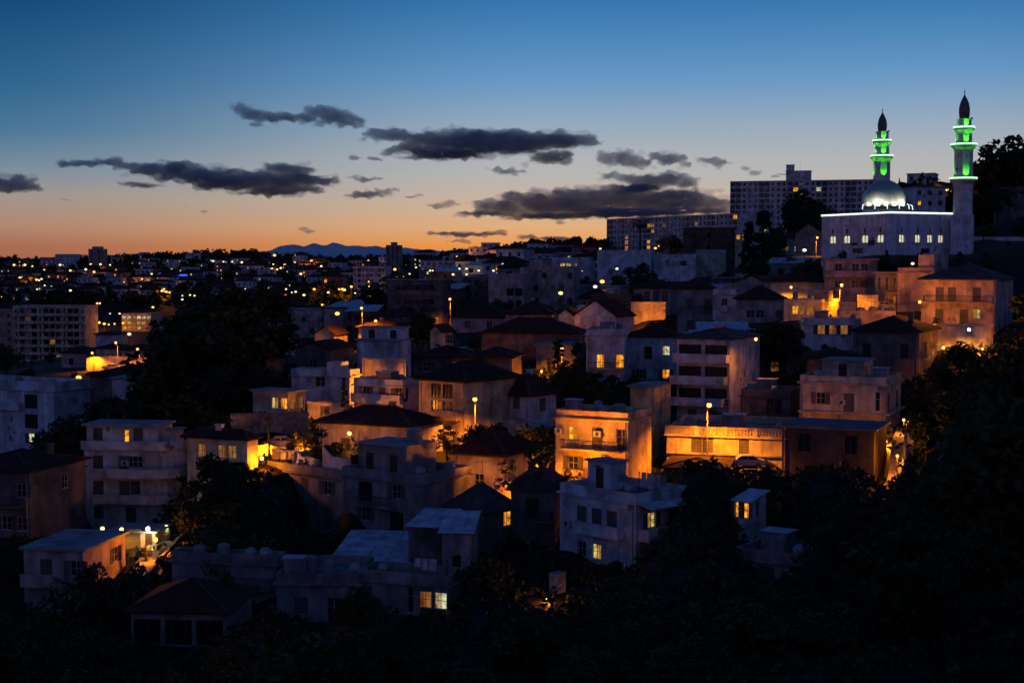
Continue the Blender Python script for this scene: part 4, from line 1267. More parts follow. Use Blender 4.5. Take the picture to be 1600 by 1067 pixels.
    ht = P(1381, 281, 313.5).z - pd.z
    db = MB()
    prof = []
    n = 16
    for i in range(n):
        a = (math.pi / 2) * i / (n - 1)
        r = rad * (math.cos(a) ** .88) * (1 + .05 * math.sin(2 * a))
        prof.append((max(.04, r), dl.z + ht * math.sin(a) ** 1.04))
    db.lathe(prof, 40, cx=dl.x, cy=dl.y)
    do = db.build('dome', M['dome'], root, smooth=True)
    gb = MB(); gb.lathe([(rad * .97, hw + .05), (rad * .97, dl.z - .01)], 32, cx=dl.x, cy=dl.y)
    gb.build('drum', M['mosque'], root)
    fb = MB(); fb.lathe([(.08, dl.z + ht - .05), (.12, dl.z + ht + .25), (.03, dl.z + ht + .5), (.03, dl.z + ht + .8)], 8, cx=dl.x, cy=dl.y)
    fb.build('finial', M['galv'], do)
    # curved floodlight brackets standing round the dome
    for k, (ang, pw) in enumerate(((-150, 500), (-122, 2000), (-98, 500), (-74, 700), (-48, 2000), (0, 600))):
        a = R(ang) + th * 0
        wx, wy = pd.x + math.cos(a) * (rad + 1.5), pd.y + math.sin(a) * (rad + 1.5)
        fl = empty('dome_floodlight', (wx, wy, root.location.z + hw + .06), a + math.pi / 2)
        lab = ['first curved floodlight at the left of the mosque dome', 'second curved floodlight left of the dome centre', 'curved floodlight just left of the dome centre',
               'curved floodlight just right of the dome centre', 'curved floodlight at the right front of the dome', 'curved floodlight at the far right of the dome'][k]
        tag(fl, lab, 'floodlight', 'floodlights round the mosque dome')
        hh = 2.2
        b = MB(); b.tube((0, 0, 0), (0, -.12, hh * .6), .06, n=6)
        b.build('post', M['galv'], fl)
        b = MB(); b.tube((0, -.12, hh * .6), (0, .0, hh), .09, n=6); b.tube((0, 0, hh), (0, .4, hh + .25), .09, n=6)
        b.build('lamp_tube', M['neon'], fl)
        glow_light('flood_light', (0, .35, hh - .05), (1.0, .93, .72), pw, fl, 'SPOT', 100, aim=(0, .9, .8), radius=.2)
    # annex stepping down on the right
    ab = MB()
    ab.box(xr - 1, xr + 0.0 - .004, yb + .004, yb + 5.0, -5, hw - 4.6)
    ab.build('annex', M['mosque'], root)
    # minarets
    def minaret(px, Y, ybase, r1, segs, cap, label, lowest):
        """segs: from the bottom (kind, y px of its foot, y px of its top, radius px)"""
        g = P(px, ybase, Y)
        s = Y / F_PX
        o = empty('minaret', g, R(22.5))
        tag(o, label, 'minaret', 'minarets of the mosque')
        Z = lambda y: P(px, y, Y).z - g.z
        for kind, y0, y1, rp in segs:
            z0, z1, r = Z(y0), Z(y1), rp * s
            if kind == 'shaft' or kind == 'lower':
                b = MB(); b.lathe([(r * 1.02, z0), (r, z1)], 8)
                so_ = b.build('shaft', M['minaret'], o)
                hh = z1 - z0
                # small windows on each face of the octagon
                rows = [.25, .72] if kind == 'lower' else ([.70] if hh > 4 else [.62])
                for fz in rows:
                    for i in range(8):
                        a = math.pi / 8 + i * math.pi / 4
                        wi = link('window', far_window_mesh(min(.5, r * .28), min(1.1, hh * .32), 'pane'), so_)
                        ap = r * math.cos(math.pi / 8) + .02
                        wi.location = (ap * math.cos(a), ap * math.sin(a), z0 + hh * fz - .4)
                        wi.rotation_euler = (0, 0, a + math.pi / 2)
                        wi.scale = (1, .12, 1)
            elif kind == 'square':
                b = MB(); b.box(-r, r, -r, r, z0 - 4, z1)
                sq = b.build('base', M['mosque'], o, rz=-R(22.5) - R(20))
                for fz in (.35, .78):
                    for sx_ in (-.45, .45):
                        wi = link('window', far_window_mesh(1.1, .8, 'pane'), sq, (r * sx_, -r - .02, z0 + (z1 - z0) * fz)); wi.scale = (1, .12, 1)
            elif kind == 'balcony':
                b = MB()
                b.lathe([(r * .72, z0), (r * .80, z0 + (z1 - z0) * .25), (r * .97, z0 + (z1 - z0) * .55), (r, z0 + (z1 - z0) * .62), (r, z1), (r * .9, z1), (r * .9, z1 - .35), (r * .5, z1 - .35)], 16)
                bo = b.build('balcony', M['minaret'], o)
                b = MB(); b.lathe([(r * 1.0 + .01, z1 - .30), (r * 1.0 + .10, z1 - .28), (r * 1.0 + .10, z1 + .05), (r * 1.0 + .01, z1 + .06)], 24, cap=False)
                b.build('light_ring', M['neongreen'], bo)
                # green floods standing on the balcony floor and shining up the next shaft
        for zpx, rin, pw, ups in cap['floods']:
            for i in (1, 3, 5, 7):
                a = i * math.pi / 4 + math.pi / 8
                rr = rin * s
                glow_light('green_flood', (rr * math.cos(a), rr * math.sin(a), Z(zpx)), GRN, pw * .9, o, 'SPOT', 72, aim=(-math.cos(a) * .22, -math.sin(a) * .22, 1), radius=.05)
        b = MB()
        yb_, yt_, rb_ = cap['bulb']
        z0, z1, r = Z(yb_), Z(yt_), rb_ * s
        prof = [(.80, 0), (.86, .02), (.93, .12), (1.0, .30), (.96, .46), (.78, .64), (.50, .80), (.22, .92), (.08, 1.0)]
        b.lathe([(r * a, z0 + (z1 - z0) * t) for a, t in prof], 16)
        co = b.build('cap', M['lead'], o, smooth=True)
        b = MB(); b.tube((0, 0, z1 - .1), (0, 0, Z(cap['tip'])), .10, .03, 6)
        b.lathe([(.03, z1 + .3), (.2, z1 + .5), (.03, z1 + .7)], 8)
        b.build('finial', M['galv'], co)
        b = MB()
        for i in (2, 5, 7):
            a = i * math.pi / 4
            rr = cap['bulb'][2] * s * 1.35
            b.lathe([(.08, Z(yb_) - .2), (.26, Z(yb_) + .15), (.26, Z(yb_) + .2)], 8, cx=rr * math.cos(a), cy=rr * math.sin(a))
        b.build('loudspeaker', M['iron'], o)
        b = MB(); b.lathe([(r * 1.25, z0 - .25), (r * 1.3, z0 - .1), (r * 1.2, z0), (r * .7, z0 + .02)], 16)
        b.build('cornice', M['minaret'], o)
        return o
    minaret(1503, 306, 396, 15, [('square', 396, 336, 16.5), ('lower', 336, 287, 14.5), ('balcony', 289, 278, 20.5), ('shaft', 281, 234, 14), ('balcony', 236, 225, 19.5), ('shaft', 228, 208, 12),
                                ('balcony', 210, 198.5, 15.8), ('shaft', 201, 186, 10.8)],
            {'floods': [(279, 17.0, 900, 0), (226, 15.5, 800, 0), (199.5, 13.2, 700, 0)], 'bulb': (186, 148, 8.4), 'tip': 139},
            'taller floodlit minaret with green light and three ringed balconies right of the dome', 0)
    minaret(1376, 345, 380, 13, [('lower', 380, 300, 13.2), ('shaft', 300, 252, 12.8), ('balcony', 254, 243, 17.2), ('shaft', 246, 228, 10.8), ('balcony', 230, 219, 14.2), ('shaft', 222, 206, 9.8)],
            {'floods': [(278, 15.8, 1000, 0), (244, 14.2, 800, 0), (220, 12.2, 700, 0)], 'bulb': (206, 176, 7.2), 'tip': 169},
            'shorter green-lit minaret standing behind the silver dome', 0)
M['mosque'] = plaster('mosque_plaster', (.58, .60, .66), .3, patch=.2)
M['minaret'] = plaster('minaret_plaster', (.58, .58, .60), .3, patch=.2)
M['lead'] = plain('dark_lead_cap', (.10, .085, .10), .5, .2)
M['mosquewin'] = glow_mat('cream_lit_window', (1.0, .92, .62), .68, .35)
M['neon'] = glow_mat('white_green_neon', (.80, 1.0, .86), 1.5, sample=True)
M['neongreen'] = glow_mat('green_neon', (.50, 1.0, .58), 1.5)
_dm, _nt, _b = newmat('dome_metal')
_b.inputs['Base Color'].default_value = (.40, .45, .36, 1); _b.inputs['Metallic'].default_value = .75; _b.inputs['Roughness'].default_value = .42
M['dome'] = _dm
mosque()

# ------------------------------------------------------------------ trees: unit-height prototypes (10 m), copied and scaled
def leaf_cloud(clumps, per, size, rng, flat=.0):
    """numpy: leaf quads scattered in round clumps (cx, cy, cz, r)"""
    vs = []
    for cx, cy, cz, r in clumps:
        u = rng.normal(size=(per, 3)); u /= np.linalg.norm(u, axis=1)[:, None]
        rad = r * (.45 + .6 * rng.random((per, 1)) ** .6)
        c = np.array([cx, cy, cz]) + u * rad * np.array([1, 1, .8])
        a = rng.normal(size=(per, 3)); a /= np.linalg.norm(a, axis=1)[:, None]
        b = np.cross(a, rng.normal(size=(per, 3))); b /= np.linalg.norm(b, axis=1)[:, None]
        s = size * (.6 + .8 * rng.random((per, 1)))
        vs.append(np.stack([c - a * s, c + b * s * .55, c + a * s, c - b * s * .55], 1))
    return np.concatenate(vs)
def quads_mesh(name, q, m):
    n = len(q)
    me = bpy.data.meshes.new(name)
    me.vertices.add(n * 4); me.loops.add(n * 4); me.polygons.add(n)
    me.vertices.foreach_set('co', q.reshape(-1).astype(np.float32))
    me.loops.foreach_set('vertex_index', np.arange(n * 4, dtype=np.int32))
    me.polygons.foreach_set('loop_start', np.arange(0, n * 4, 4, dtype=np.int32))
    me.materials.append(m)
    me.update(calc_edges=True)
    return me
PROTO = {}
def proto(kind, seed):
    k = (kind, seed)
    if k in PROTO:
        return PROTO[k]
    rng = np.random.default_rng(abs(hash(kind)) % 1 + seed * 77 + len(kind) * 13)
    tr = MB(); cl = []; per, size, m = 46, .33, M['leaf']
    if kind == 'broad':
        tr.tube((0, 0, -1.5), (.1, 0, 3.0), .32, .22, 8)
        for i in range(34):
            u = rng.normal(size=3); u /= np.linalg.norm(u)
            r = 3.1 * rng.random() ** .45
            cl.append((u[0] * r * 1.05, u[1] * r * 1.05, 6.0 + u[2] * r * 1.05, .75 + .6 * rng.random()))
        for i in range(6):
            c = cl[i * 5]; tr.tube((.1, 0, 2.6 + .2 * i), (c[0] * .8, c[1] * .8, c[2]), .13, .04, 5)
        per, size = 60, .30
    elif kind == 'tall':
        tr.tube((0, 0, -1.5), (.15, .1, 8.3), .28, .06, 8)
        for i in range(38):
            z = 2.4 + 7.0 * rng.random()
            w = 2.0 * math.sin(math.pi * min(1, (z - 1.6) / 8.8)) ** .7 + .25
            a = rng.random() * 6.28; r = w * rng.random() ** .5
            cl.append((r * math.cos(a), r * math.sin(a), z, .55 + .5 * rng.random()))
            if i % 4 == 0: tr.tube((.05, .03, z - .7), (r * math.cos(a), r * math.sin(a), z), .08, .03, 5)
        per, size = 55, .26
    elif kind == 'cedar':
        tr.tube((0, 0, -1.5), (0, 0, 9.4), .34, .05, 8)
        m = M['needle']
        for i in range(52):
            z = 1.0 + 8.6 * rng.random()
            w = 2.5 * (1 - z / 10.6) ** .75 + .15
            a = rng.random() * 6.28; r = w * (.35 + .65 * rng.random())
            cl.append((r * math.cos(a), r * math.sin(a), z + .1 * rng.normal(), .42 + .3 * rng.random()))
            if i % 3 == 0: tr.tube((0, 0, z), (r * math.cos(a), r * math.sin(a), z - .1), .07, .02, 4)
        per, size = 52, .24
    elif kind == 'cypress':
        tr.tube((0, 0, -1), (0, 0, 9), .2, .03, 6)
        m = M['needle']
        for i in range(44):
            z = .5 + 9.2 * rng.random()
            w = .75 * math.sin(math.pi * min(1, (z + .6) / 10.8)) ** .6
            a = rng.random() * 6.28; r = w * rng.random() ** .5
            cl.append((r * math.cos(a), r * math.sin(a), z, .30))
        per, size = 50, .17
    elif kind == 'bush':
        tr.tube((0, 0, -1), (0, 0, 2.5), .25, .12, 6)
        m = M['leaf2']
        for i in range(30):
            u = rng.normal(size=3); u /= np.linalg.norm(u)
            r = 4.3 * rng.random() ** .5
            cl.append((u[0] * r * 1.25, u[1] * r * 1.25, 4.6 + u[2] * r * .95, 1.2 + .7 * rng.random()))
        per, size = 55, .46
    elif kind == 'airy':
        tr.tube((0, 0, -1.5), (.3, .1, 4.6), .22, .13, 7)
        m = M['leaf2']
        for i in range(26):
            u = rng.normal(size=3); u /= np.linalg.norm(u)
            r = 3.4 * rng.random() ** .4
            c = (u[0] * r, u[1] * r, 6.4 + u[2] * r * .95, .5 + .5 * rng.random()); cl.append(c)
            if i % 2 == 0: tr.tube((.25, .1, 3.0 + .1 * i), c[:3], .07, .02, 5)
        per, size = 38, .24
    q = leaf_cloud(cl, per, size, rng)
    PROTO[k] = (tr.mesh('trunk', M['bark'], True), quads_mesh('crown', q, m))
    return PROTO[k]
NAMES = {'broad': 'broadleaf_tree', 'tall': 'tall_tree', 'cedar': 'cedar_tree', 'cypress': 'cypress_tree', 'bush': 'bush', 'airy': 'thin_leaved_tree'}
_tr = random.Random(5)
def tree_at(x, y, z, H_, kind, label, group=None, wide=1.0, seed=None):
    seed = _tr.randrange(3) if seed is None else seed
    trm, crm = proto(kind, seed)
    s = H_ / 10.0
    root = empty(NAMES[kind], (x, y, z), _tr.random() * 6.28)
    tag(root, label, 'tree' if kind != 'bush' else 'bush', group)
    link('trunk', trm, root, scale=(s * max(.6, wide) , s * max(.6, wide), s))
    link('crown', crm, root, scale=(s * wide, s * wide, s))
    return root
def tree(px, ytop, Y, kind, label, wide=1.0, group=None, base=None):
    p = P(px, ytop, Y)
    g = ground(p.x, p.y) if base is None else P(px, base, Y).z
    return tree_at(p.x, p.y, g, max(1.5, p.z - g), kind, label, group, wide)
def palm(px, ytop, Y, label, spread=2.6, base=None):
    p = P(px, ytop, Y)
    g = ground(p.x, p.y) if base is None else P(px, base, Y).z
    H_ = p.z - g
    root = empty('palm_tree', (p.x, p.y, g))
    tag(root, label, 'palm tree')
    b = MB(); zc = H_ - spread * .45
    b.tube((0, 0, -1), (.05, 0, zc * .5), .3, .22, 8, cap=False); b.tube((.05, 0, zc * .5), (0, 0, zc), .22, .26, 8)
    b.build('trunk', M['bark'], root)
    k = ('frond', round(spread, 1))
    if k not in _WM:
        f = MB(); n = 7
        sp = [(spread * (i / n), .55 * spread * math.sin(2.2 * i / n) - .5 * spread * (i / n) ** 2.4) for i in range(n + 1)]
        for i in range(n):
            (x0, z0), (x1, z1) = sp[i], sp[i + 1]
            f.tube((x0, 0, z0), (x1, 0, z1), .03, n=3, cap=False)
            for sg in (-1, 1):
                for q in range(3):
                    t = (q + .5) / 3
                    xm, zm = x0 + (x1 - x0) * t, z0 + (z1 - z0) * t
                    L = .34 * spread * math.sin(math.pi * min(1, (i + t + 1) / (n + 1.2))) + .08
                    f.poly([(xm, 0, zm), (xm + .07, 0, zm), (xm + .22 * L + .03, sg * L, zm - .28 * L)])
        _WM[k] = f.mesh('frond', M['needle'])
    rg = random.Random(px)
    for i in range(26):
        fo = link('frond', _WM[k], root, (0, 0, zc))
        fo.rotation_euler = (0, rg.uniform(-.5, .75), i * 2.4)
    return root
# ------------------------------------------------------------------ roads, lanes, steps (draped on the ground)
def ribbon(name, pts, width, mat_, lift=.12, pixel=True):
    ctr = []
    for q in pts:
        p = P(*q) if pixel else Vector(q)
        ctr.append(Vector((p.x, p.y, 0)))
    fine = []
    for a, b in zip(ctr[:-1], ctr[1:]):
        n = max(2, int((b - a).length / 1.0))
        fine += [a.lerp(b, i / n) for i in range(n)]
    fine.append(ctr[-1])
    vs, fs = [], []
    nx = 5
    for i, p in enumerate(fine):
        d = (fine[min(i + 1, len(fine) - 1)] - fine[max(i - 1, 0)]).normalized()
        s = Vector((d.y, -d.x, 0))
        row = [p + s * width * (j / (nx - 1) - .5) for j in range(nx)]
        zs = [ground(q.x, q.y) for q in row]
        z = max(zs) * .5 + sum(zs) / nx * .5
        vs += [(q.x, q.y, z + lift) for q in row]
    for i in range(len(fine) - 1):
        for j in range(nx - 1):
            a = i * nx + j
            fs.append((a, a + nx, a + nx + 1, a + 1))
    me = bpy.data.meshes.new(name); me.from_pydata(vs, [], fs); me.materials.append(mat_); me.update()
    return tag(link(name, me), kind='structure')
ribbon('street', [(340, 700, 163), (430, 692, 164), (500, 690, 166), (560, 700, 170), (650, 694, 171), (760, 690, 171), (850, 690, 168)], 6.0, M['asphalt'], .2)
ribbon('lane', [(226, 905, 131), (240, 880, 138), (254, 858, 145), (263, 849, 148)], 3.0, M['paving'], .35)
ribbon('path', [(1396, 778, 141), (1405, 740, 148), (1413, 690, 161), (1418, 668, 168)], 2.4, M['paving'], .45)
ribbon('street', [(1040, 712, 154), (1120, 714, 154), (1230, 722, 153)], 4.5, M['asphalt'], .2)
ribbon('street', [(738, 790, 146), (800, 782, 147), (866, 776, 147)], 4.0, M['paving'], .25)
ribbon('street', [(135, 580, 318), (190, 582, 316), (245, 590, 312)], 6, M['asphalt'], .3)
ribbon('street', [(1320, 492, 250), (1390, 496, 246)], 4, M['paving'], .3)

# steps with low walls at the right, and the wall beside the lane
def low_wall(name, label, pts, height, thick, m, cat='wall'):
    ctr = [Vector(P(*q)) for q in pts]
    root = None
    b = MB()
    for a, c in zip(ctr[:-1], ctr[1:]):
        d = Vector((c.x - a.x, c.y - a.y, 0)); L = d.length; d.normalize()
        n = Vector((-d.y, d.x, 0)) * thick / 2
        k = max(1, int(L / 1.5))
        for i in range(k):
            p, q = a.lerp(c, i / k), a.lerp(c, (i + 1) / k)
            zp, zq = ground(p.x, p.y), ground(q.x, q.y)
            v = [(p.x - n.x, p.y - n.y), (q.x - n.x, q.y - n.y), (q.x + n.x, q.y + n.y), (p.x + n.x, p.y + n.y)]
            zz = [zp, zq, zq, zp]
            lo = [(x, y, z - 1.5) for (x, y), z in zip(v, zz)]; hi = [(x, y, z + height) for (x, y), z in zip(v, zz)]
            b.poly(hi)
            for j in range(4):
                jj = (j + 1) % 4
                b.poly([lo[j], lo[jj], hi[jj], hi[j]])
    return tag(b.build(name, m), label, cat)
low_wall('garden_wall', 'low wall along the right side of the steep lamplit lane', [(232, 905, 130), (262, 868, 140), (286, 846, 150)], .9, .3, M['stone'])
low_wall('garden_wall', 'tall pale wall along the lamplit steps at lower right', [(1400, 778, 140), (1412, 720, 151), (1421, 664, 167)], 1.9, .3, M['cream'])
low_wall('garden_wall', 'stone garden wall on the lower side of the lamplit street', [(365, 712, 161), (420, 706, 161), (452, 704, 160)], 1.2, .35, M['stone'])
low_wall('garden_wall', 'retaining wall behind the lamplit yard in the left valley', [(136, 572, 324), (190, 570, 322), (240, 576, 320)], 3.0, .4, M['cream'])

def balustrade():
    """turned balusters and piers set along the front of the terrace parapet"""
    q = HOUSES['terrace_wall']; w, d, H_ = q['w'], q['d'], q['h']
    b = MB(); n = int(w / .34)
    for i in range(n):
        x = -w / 2 + w * (i + .5) / n
        b.box(x - .07, x + .07, -d / 2 - .13, -d / 2 - .016, H_ - .72, H_ - .14)
    o = b.build('balusters', M['cream'], q['root']); o['kind'] = 'stuff'
    b = MB(); b.box(-w / 2 - .1, w / 2 + .1, -d / 2 - .2, -d / 2 + .22, H_ + .003, H_ + .1); b.box(-w / 2 - .05, w / 2 + .05, -d / 2 - .16, -d / 2 - .016, H_ - .138, H_ - .02)
    b.build('coping', M['cream'], q['root'])
    for k in range(5):
        x = -w / 2 + w * k / 4
        b = MB(); b.box(x - .2, x + .2, -d / 2 - .24, -d / 2 - .205, H_ - .85, H_ + .16); b.build('pier', M['cream'], q['root'])
balustrade()
def lane_tower():
    """pale gate tower at the head of the lane, right of the white apartment block"""
    p = P(235, 872, 146)
    g = ground(p.x, p.y) - .5
    root = empty('gate_building', (p.x, p.y, g), R(-8))
    tag(root, 'lamplit pale annex with roller shutter at the foot of the rounded white block', 'annex')
    H_ = P(235, 832, 146).z - g
    b = MB(); b.box(-4.4, .6, 0, 4, -3, H_); b.build('wall', M['cream'], root)
    b = MB(); b.box(-4.7, .9, -.3, 4.3, H_ + .002, H_ + .2); b.build('roof', M['concrete'], root)
    link('garage_door', roller_mesh(1.9, 2.2), root, (-2.0, -.12, .25))
    b = MB(); b.box(-.5, .2, -.06, .03, .1, 2.2); b.build('door', M['door'], root)
    return root
lane_tower()

# ------------------------------------------------------------------ lamps near and middle
street_lamp(742, 623, 168, 'street lamp on a pole in front of the house with garage shutters', 1400)
street_lamp(1108, 632, 155.5, 'street lamp on a tall pole before the balustraded terrace wall', 1700)
street_lamp(1315, 445, 244, 'street lamp on a slim pole before the loggia house under the mosque', 1500)
street_lamp(1277, 371, 372, 'street lamp left of the mosque by the stone villa', 900)
street_lamp(878, 545, 222, 'street lamp beside the dark cypress in the middle of the hillside', 900)
street_lamp(565, 481, 300, 'brighter upper one of two street lamps at centre left', 1500, 'sodium')
street_lamp(587, 501, 290, 'lower right one of two street lamps at centre left', 1300, 'sodium')
street_lamp(703, 467, 322, 'street lamp beside the long dark banded building', 1100)
street_lamp(181, 535, 322, 'street lamp over the lamplit yard in the left valley', 1000)
street_lamp(144, 551, 322, 'lower left street lamp by the lamplit yard in the left valley', 800)
street_lamp(215, 545, 316, 'dim street lamp among trees at the right of the lamplit valley yard', 900, col=SOD)
wall_lamp(1437, 472, 219, 'bright wall lamp at the left corner of the iron balcony house', 420, 'sodium', SOD, kind='POINT')
wall_lamp(1236, 449, 261.2, 'wall lamp over the yellow-walled low house', 300)
wall_lamp(1514, 515, 211, 'white floodlight on the retaining wall under the balcony house', 300, 'coolamp', (1, .36, .05))
wall_lamp(1181, 530, 188, 'small orange wall lamp beside the tall tiered house', 160, 'sodium', SOD)
wall_lamp(1474, 543, 197, 'dim orange lamp at the right of the grey hipped house', 120, 'sodium', SOD)
wall_lamp(1445, 665, 158, 'tiny orange lamp alone among the dark trees at right', 25, 'amber', SOD)
wall_lamp(190, 827, 144.6, 'orange wall lamp at the left of the lamplit annex', 90, 'amber', AMB)
wall_lamp(231, 826, 145, 'brilliant white wall lamp on the lamplit annex', 22, 'coolamp', (1, .75, .35), kind='POINT')
wall_lamp(260, 823, 149, 'yellow-green lamp right of the lamplit annex', 14, 'greenlamp', (.8, 1, .3), kind='POINT')
wall_lamp(243, 843, 136.8, 'orange lamp above the steep lamplit lane', 120, 'sodium', SOD, kind='POINT')
wall_lamp(160, 826, 148, 'small greenish white tube lamp left of the lamplit annex', 10, 'greenlamp', (.8, 1, .6))
wall_lamp(546, 677, 158.5, 'small lamp under the eave of the wide hipped roof', 60, 'amber', AMB)
wall_lamp(409, 716, 154.6, 'small orange lamp at the foot of the orange gable house', 90, 'amber', SOD, kind='POINT')
# street lights whose heads stand behind roofs or crowns but whose pools show
def hidden_lamp(px, py, Y, label, power, face=0.0):
    return street_lamp(px, py, Y, label, power, face=face)
def low_lamp(px, py, Y, label, power, col=SOD):
    p = P(px, py, Y)
    LAMPS.append((None, py, p))
    root = empty('garden_lamp', p)
    tag(root, label, 'lamp')
    g = max(1.2, min(6.0, p.z - ground(p.x, p.y)))
    b = MB(); b.tube((0, 0, -g - .5), (0, 0, -.22), .06, .05, 6); b.build('post', M['iron'], root)
    link('lamp_glass', lantern_mesh('sodium'), root, scale=(.6, .6, .6))
    b = MB(); b.lathe([(.3, .17), (.16, .26), (.03, .3)], 8); b.build('lamp_cap', M['iron'], root)
    glow_light('lamp_light', (0, -.42, -.05), col, power * POWER, root, 'POINT')
    return root
low_lamp(476, 688, 160, 'lamp among the orange-lit leaves beside the lamplit street', 300)
low_lamp(412, 702, 161, 'lamp behind the orange gable house, low over the street', 320)
low_lamp(492, 740, 155, 'lamp behind the weathered wing that lights the garden wall corner', 330)
low_lamp(520, 650, 176, 'lamp behind the wide hipped roof, before the gatehouse', 330)
low_lamp(606, 597, 193.5, 'lamp behind the long parapet that lights the yard wall', 420)
low_lamp(846, 752, 147, 'lamp behind the barrel roof that lights the ochre house', 2500)
low_lamp(800, 772, 150.5, 'lamp in the courtyard of the cottage left of the ochre house', 260)
low_lamp(1384, 690, 160, 'lamp under the corner of the cream cabin house above the steps', 420)
low_lamp(1402, 712, 149, 'lamp beside the lamplit steps', 170)
low_lamp(1412, 656, 162.5, 'lamp at the head of the lamplit steps', 150)
low_lamp(1399, 756, 144, 'lamp at the foot of the lamplit steps', 60)
low_lamp(986, 492, 275, 'lamp behind the pale gable that lights the pink house yard wall', 600)
low_lamp(1322, 493, 234.5, 'lamp behind the lamplit terrace that lights the canopy house', 420)
low_lamp(1352, 491, 238, 'lamp below the loggia house wall', 360)
low_lamp(863, 503, 263, 'lamp in the narrow alley beside the white gable', 60)
low_lamp(712, 548, 227, 'lamp below the narrow cottage gable', 160)
low_lamp(846, 580, 218, 'lamp behind the orange-lit hedge', 200)
low_lamp(1535, 545, 207, 'lamp behind the trees below the balcony house', 420)
low_lamp(508, 532, 292, 'lamp by the orange gable half hidden in trees', 260)
low_lamp(856, 936, 118.6, 'lamp in the dark below the small bright wall corner', 45)
low_lamp(452, 1046, 97, 'lamp glimmering behind leaves at the bottom edge', 24)
street_lamp(576, 440, 606, 'lamp lighting the pinkish tower block from below', 3000)

# ------------------------------------------------------------------ the far town's lights
FAR = {
 'o': [(69,422),(31,434),(48,435),(57,437),(147,425),(180,421),(222,436),(247,419),(268,421),(283,423),(487,408),(492,408),(576,408),(559,420),(491,452),(530,452),(535,452),(538,453),(549,448),(470,428),(761,398),(786,421),(941,440),(1024,388),(1030,385),(1162,356),(1412,302),(1470,296),(1461,298),(382,505),(527,490),(429,399),(189,440),(139,491),(150,491),(155,504),(163,506),(170,507),(179,506),(192,505),(140,504),(152,474),(577,462),(504,476),(123,590),(1390,300),(430,578),(400,576),(938,389),(617,421),(256,452),(606,560)],
 'y': [(22,414),(39,414),(50,416),(58,452),(110,423),(110,454),(94,414),(142,413),(157,413),(172,414),(165,423),(193,441),(257,432),(268,414),(239,480),(248,451),(253,455),(260,456),(265,457),(272,458),(383,451),(377,442),(405,424),(413,424),(421,425),(427,413),(425,420),(433,421),(439,419),(445,414),(454,420),(475,461),(672,423),(676,423),(679,406),(714,401),(719,401),(726,401),(733,400),(738,400),(744,401),(429,462),(1444,302),(1480,297),(876,458),(297,461),(304,462)],
 'w': [(65,436),(61,438),(102,439),(81,448),(86,449),(134,421),(156,474),(237,428),(333,408),(349,409),(363,409),(378,410),(396,410),(335,423),(406,424),(415,427),(398,441),(285,462),(285,468),(458,419),(461,410),(474,420),(480,416),(502,416),(508,415),(497,424),(513,457),(555,458),(456,457),(418,450),(708,420),(718,420),(729,420),(708,429),(729,429),(748,423),(771,423),(786,413),(807,413),(806,413),(964,420),(202,522),(172,490),(187,490),(930,448),(1444,299),(1426,412),(1257,391),(70,446),(452,446),(447,452),(462,456),(620,432),(640,428),(650,418)],
 'r': [(518,420),(978,391),(33,482),(262,463),(438,460),(446,461)],
 'b': [(250,428),(284,430),(288,430),(292,430)],
}
WORD = {'o': ('orange street light', 'orange'), 'y': ('yellow street light', 'yellow'), 'w': ('whitish street light', 'white'), 'r': ('red light', 'red'), 'b': ('blue sign light', 'blue')}
_far_light_meshes = {}
def far_mesh(c):
    if c not in _far_light_meshes:
        b = MB()
        b.tube((0, 0, -7), (0, 0, -.3), .09, .06, 5, m=1)
        b.lathe([(.12, -.35), (.42, -.22), (.5, 0), (.42, .22), (.12, .35)], 8)
        b.box(-.5, .5, -.12, .12, .36, .46, 1)
        _far_light_meshes[c] = b.mesh('far_lamp', [M['f' + c], M['iron']])
    return _far_light_meshes[c]
def zone(px, py):
    if px > 1350: return 'on the dark hill right of the mosque'
    if px > 600: return 'scattered over the ridge and slopes at the centre'
    if px > 320: return 'on the far hillside left of the middle tower blocks'
    return 'in the far town at the left'
_fr = random.Random(3)
for c, pts in FAR.items():
    for px, py in pts:
        p = hit_ground(px, py, 7.0, y0=230)
        if p is None:
            p = P(px, py + 8, 1000)
        Y = p.y
        q = P(px, py, Y)
        o = link('far_lamp', far_mesh(c), None, q)
        s = max(.8, Y / 680.0) * _fr.uniform(.75, 1.3)
        if c == 'o': s *= 1.15
        o.scale = (s, s, s)
        z = zone(px, py)
        tag(o, f'tiny {WORD[c][0]} {z}', 'street light', f'{WORD[c][1]} lights {z}')
for i in range(120):
    if i < 85: px, py, c = _fr.uniform(0, 560), 413 + 55 * _fr.random() ** 1.4, _fr.choice('wyyoo')
    else: px, py, c = _fr.uniform(560, 930), _fr.uniform(402, 450), _fr.choice('wwyo')
    p = hit_ground(px, py, 4.0, y0=300)
    if p is None or p.y < 380: continue
    q = P(px, py, p.y)
    o = link('far_lamp', far_mesh(c), None, q)
    s = max(.4, p.y / 1500.0) * _fr.uniform(.5, .9)
    o.scale = (s, s, s)
    z = zone(px, py)
    tag(o, f'tiny {WORD[c][0]} {z}', 'street light', f'{WORD[c][1]} lights {z}')
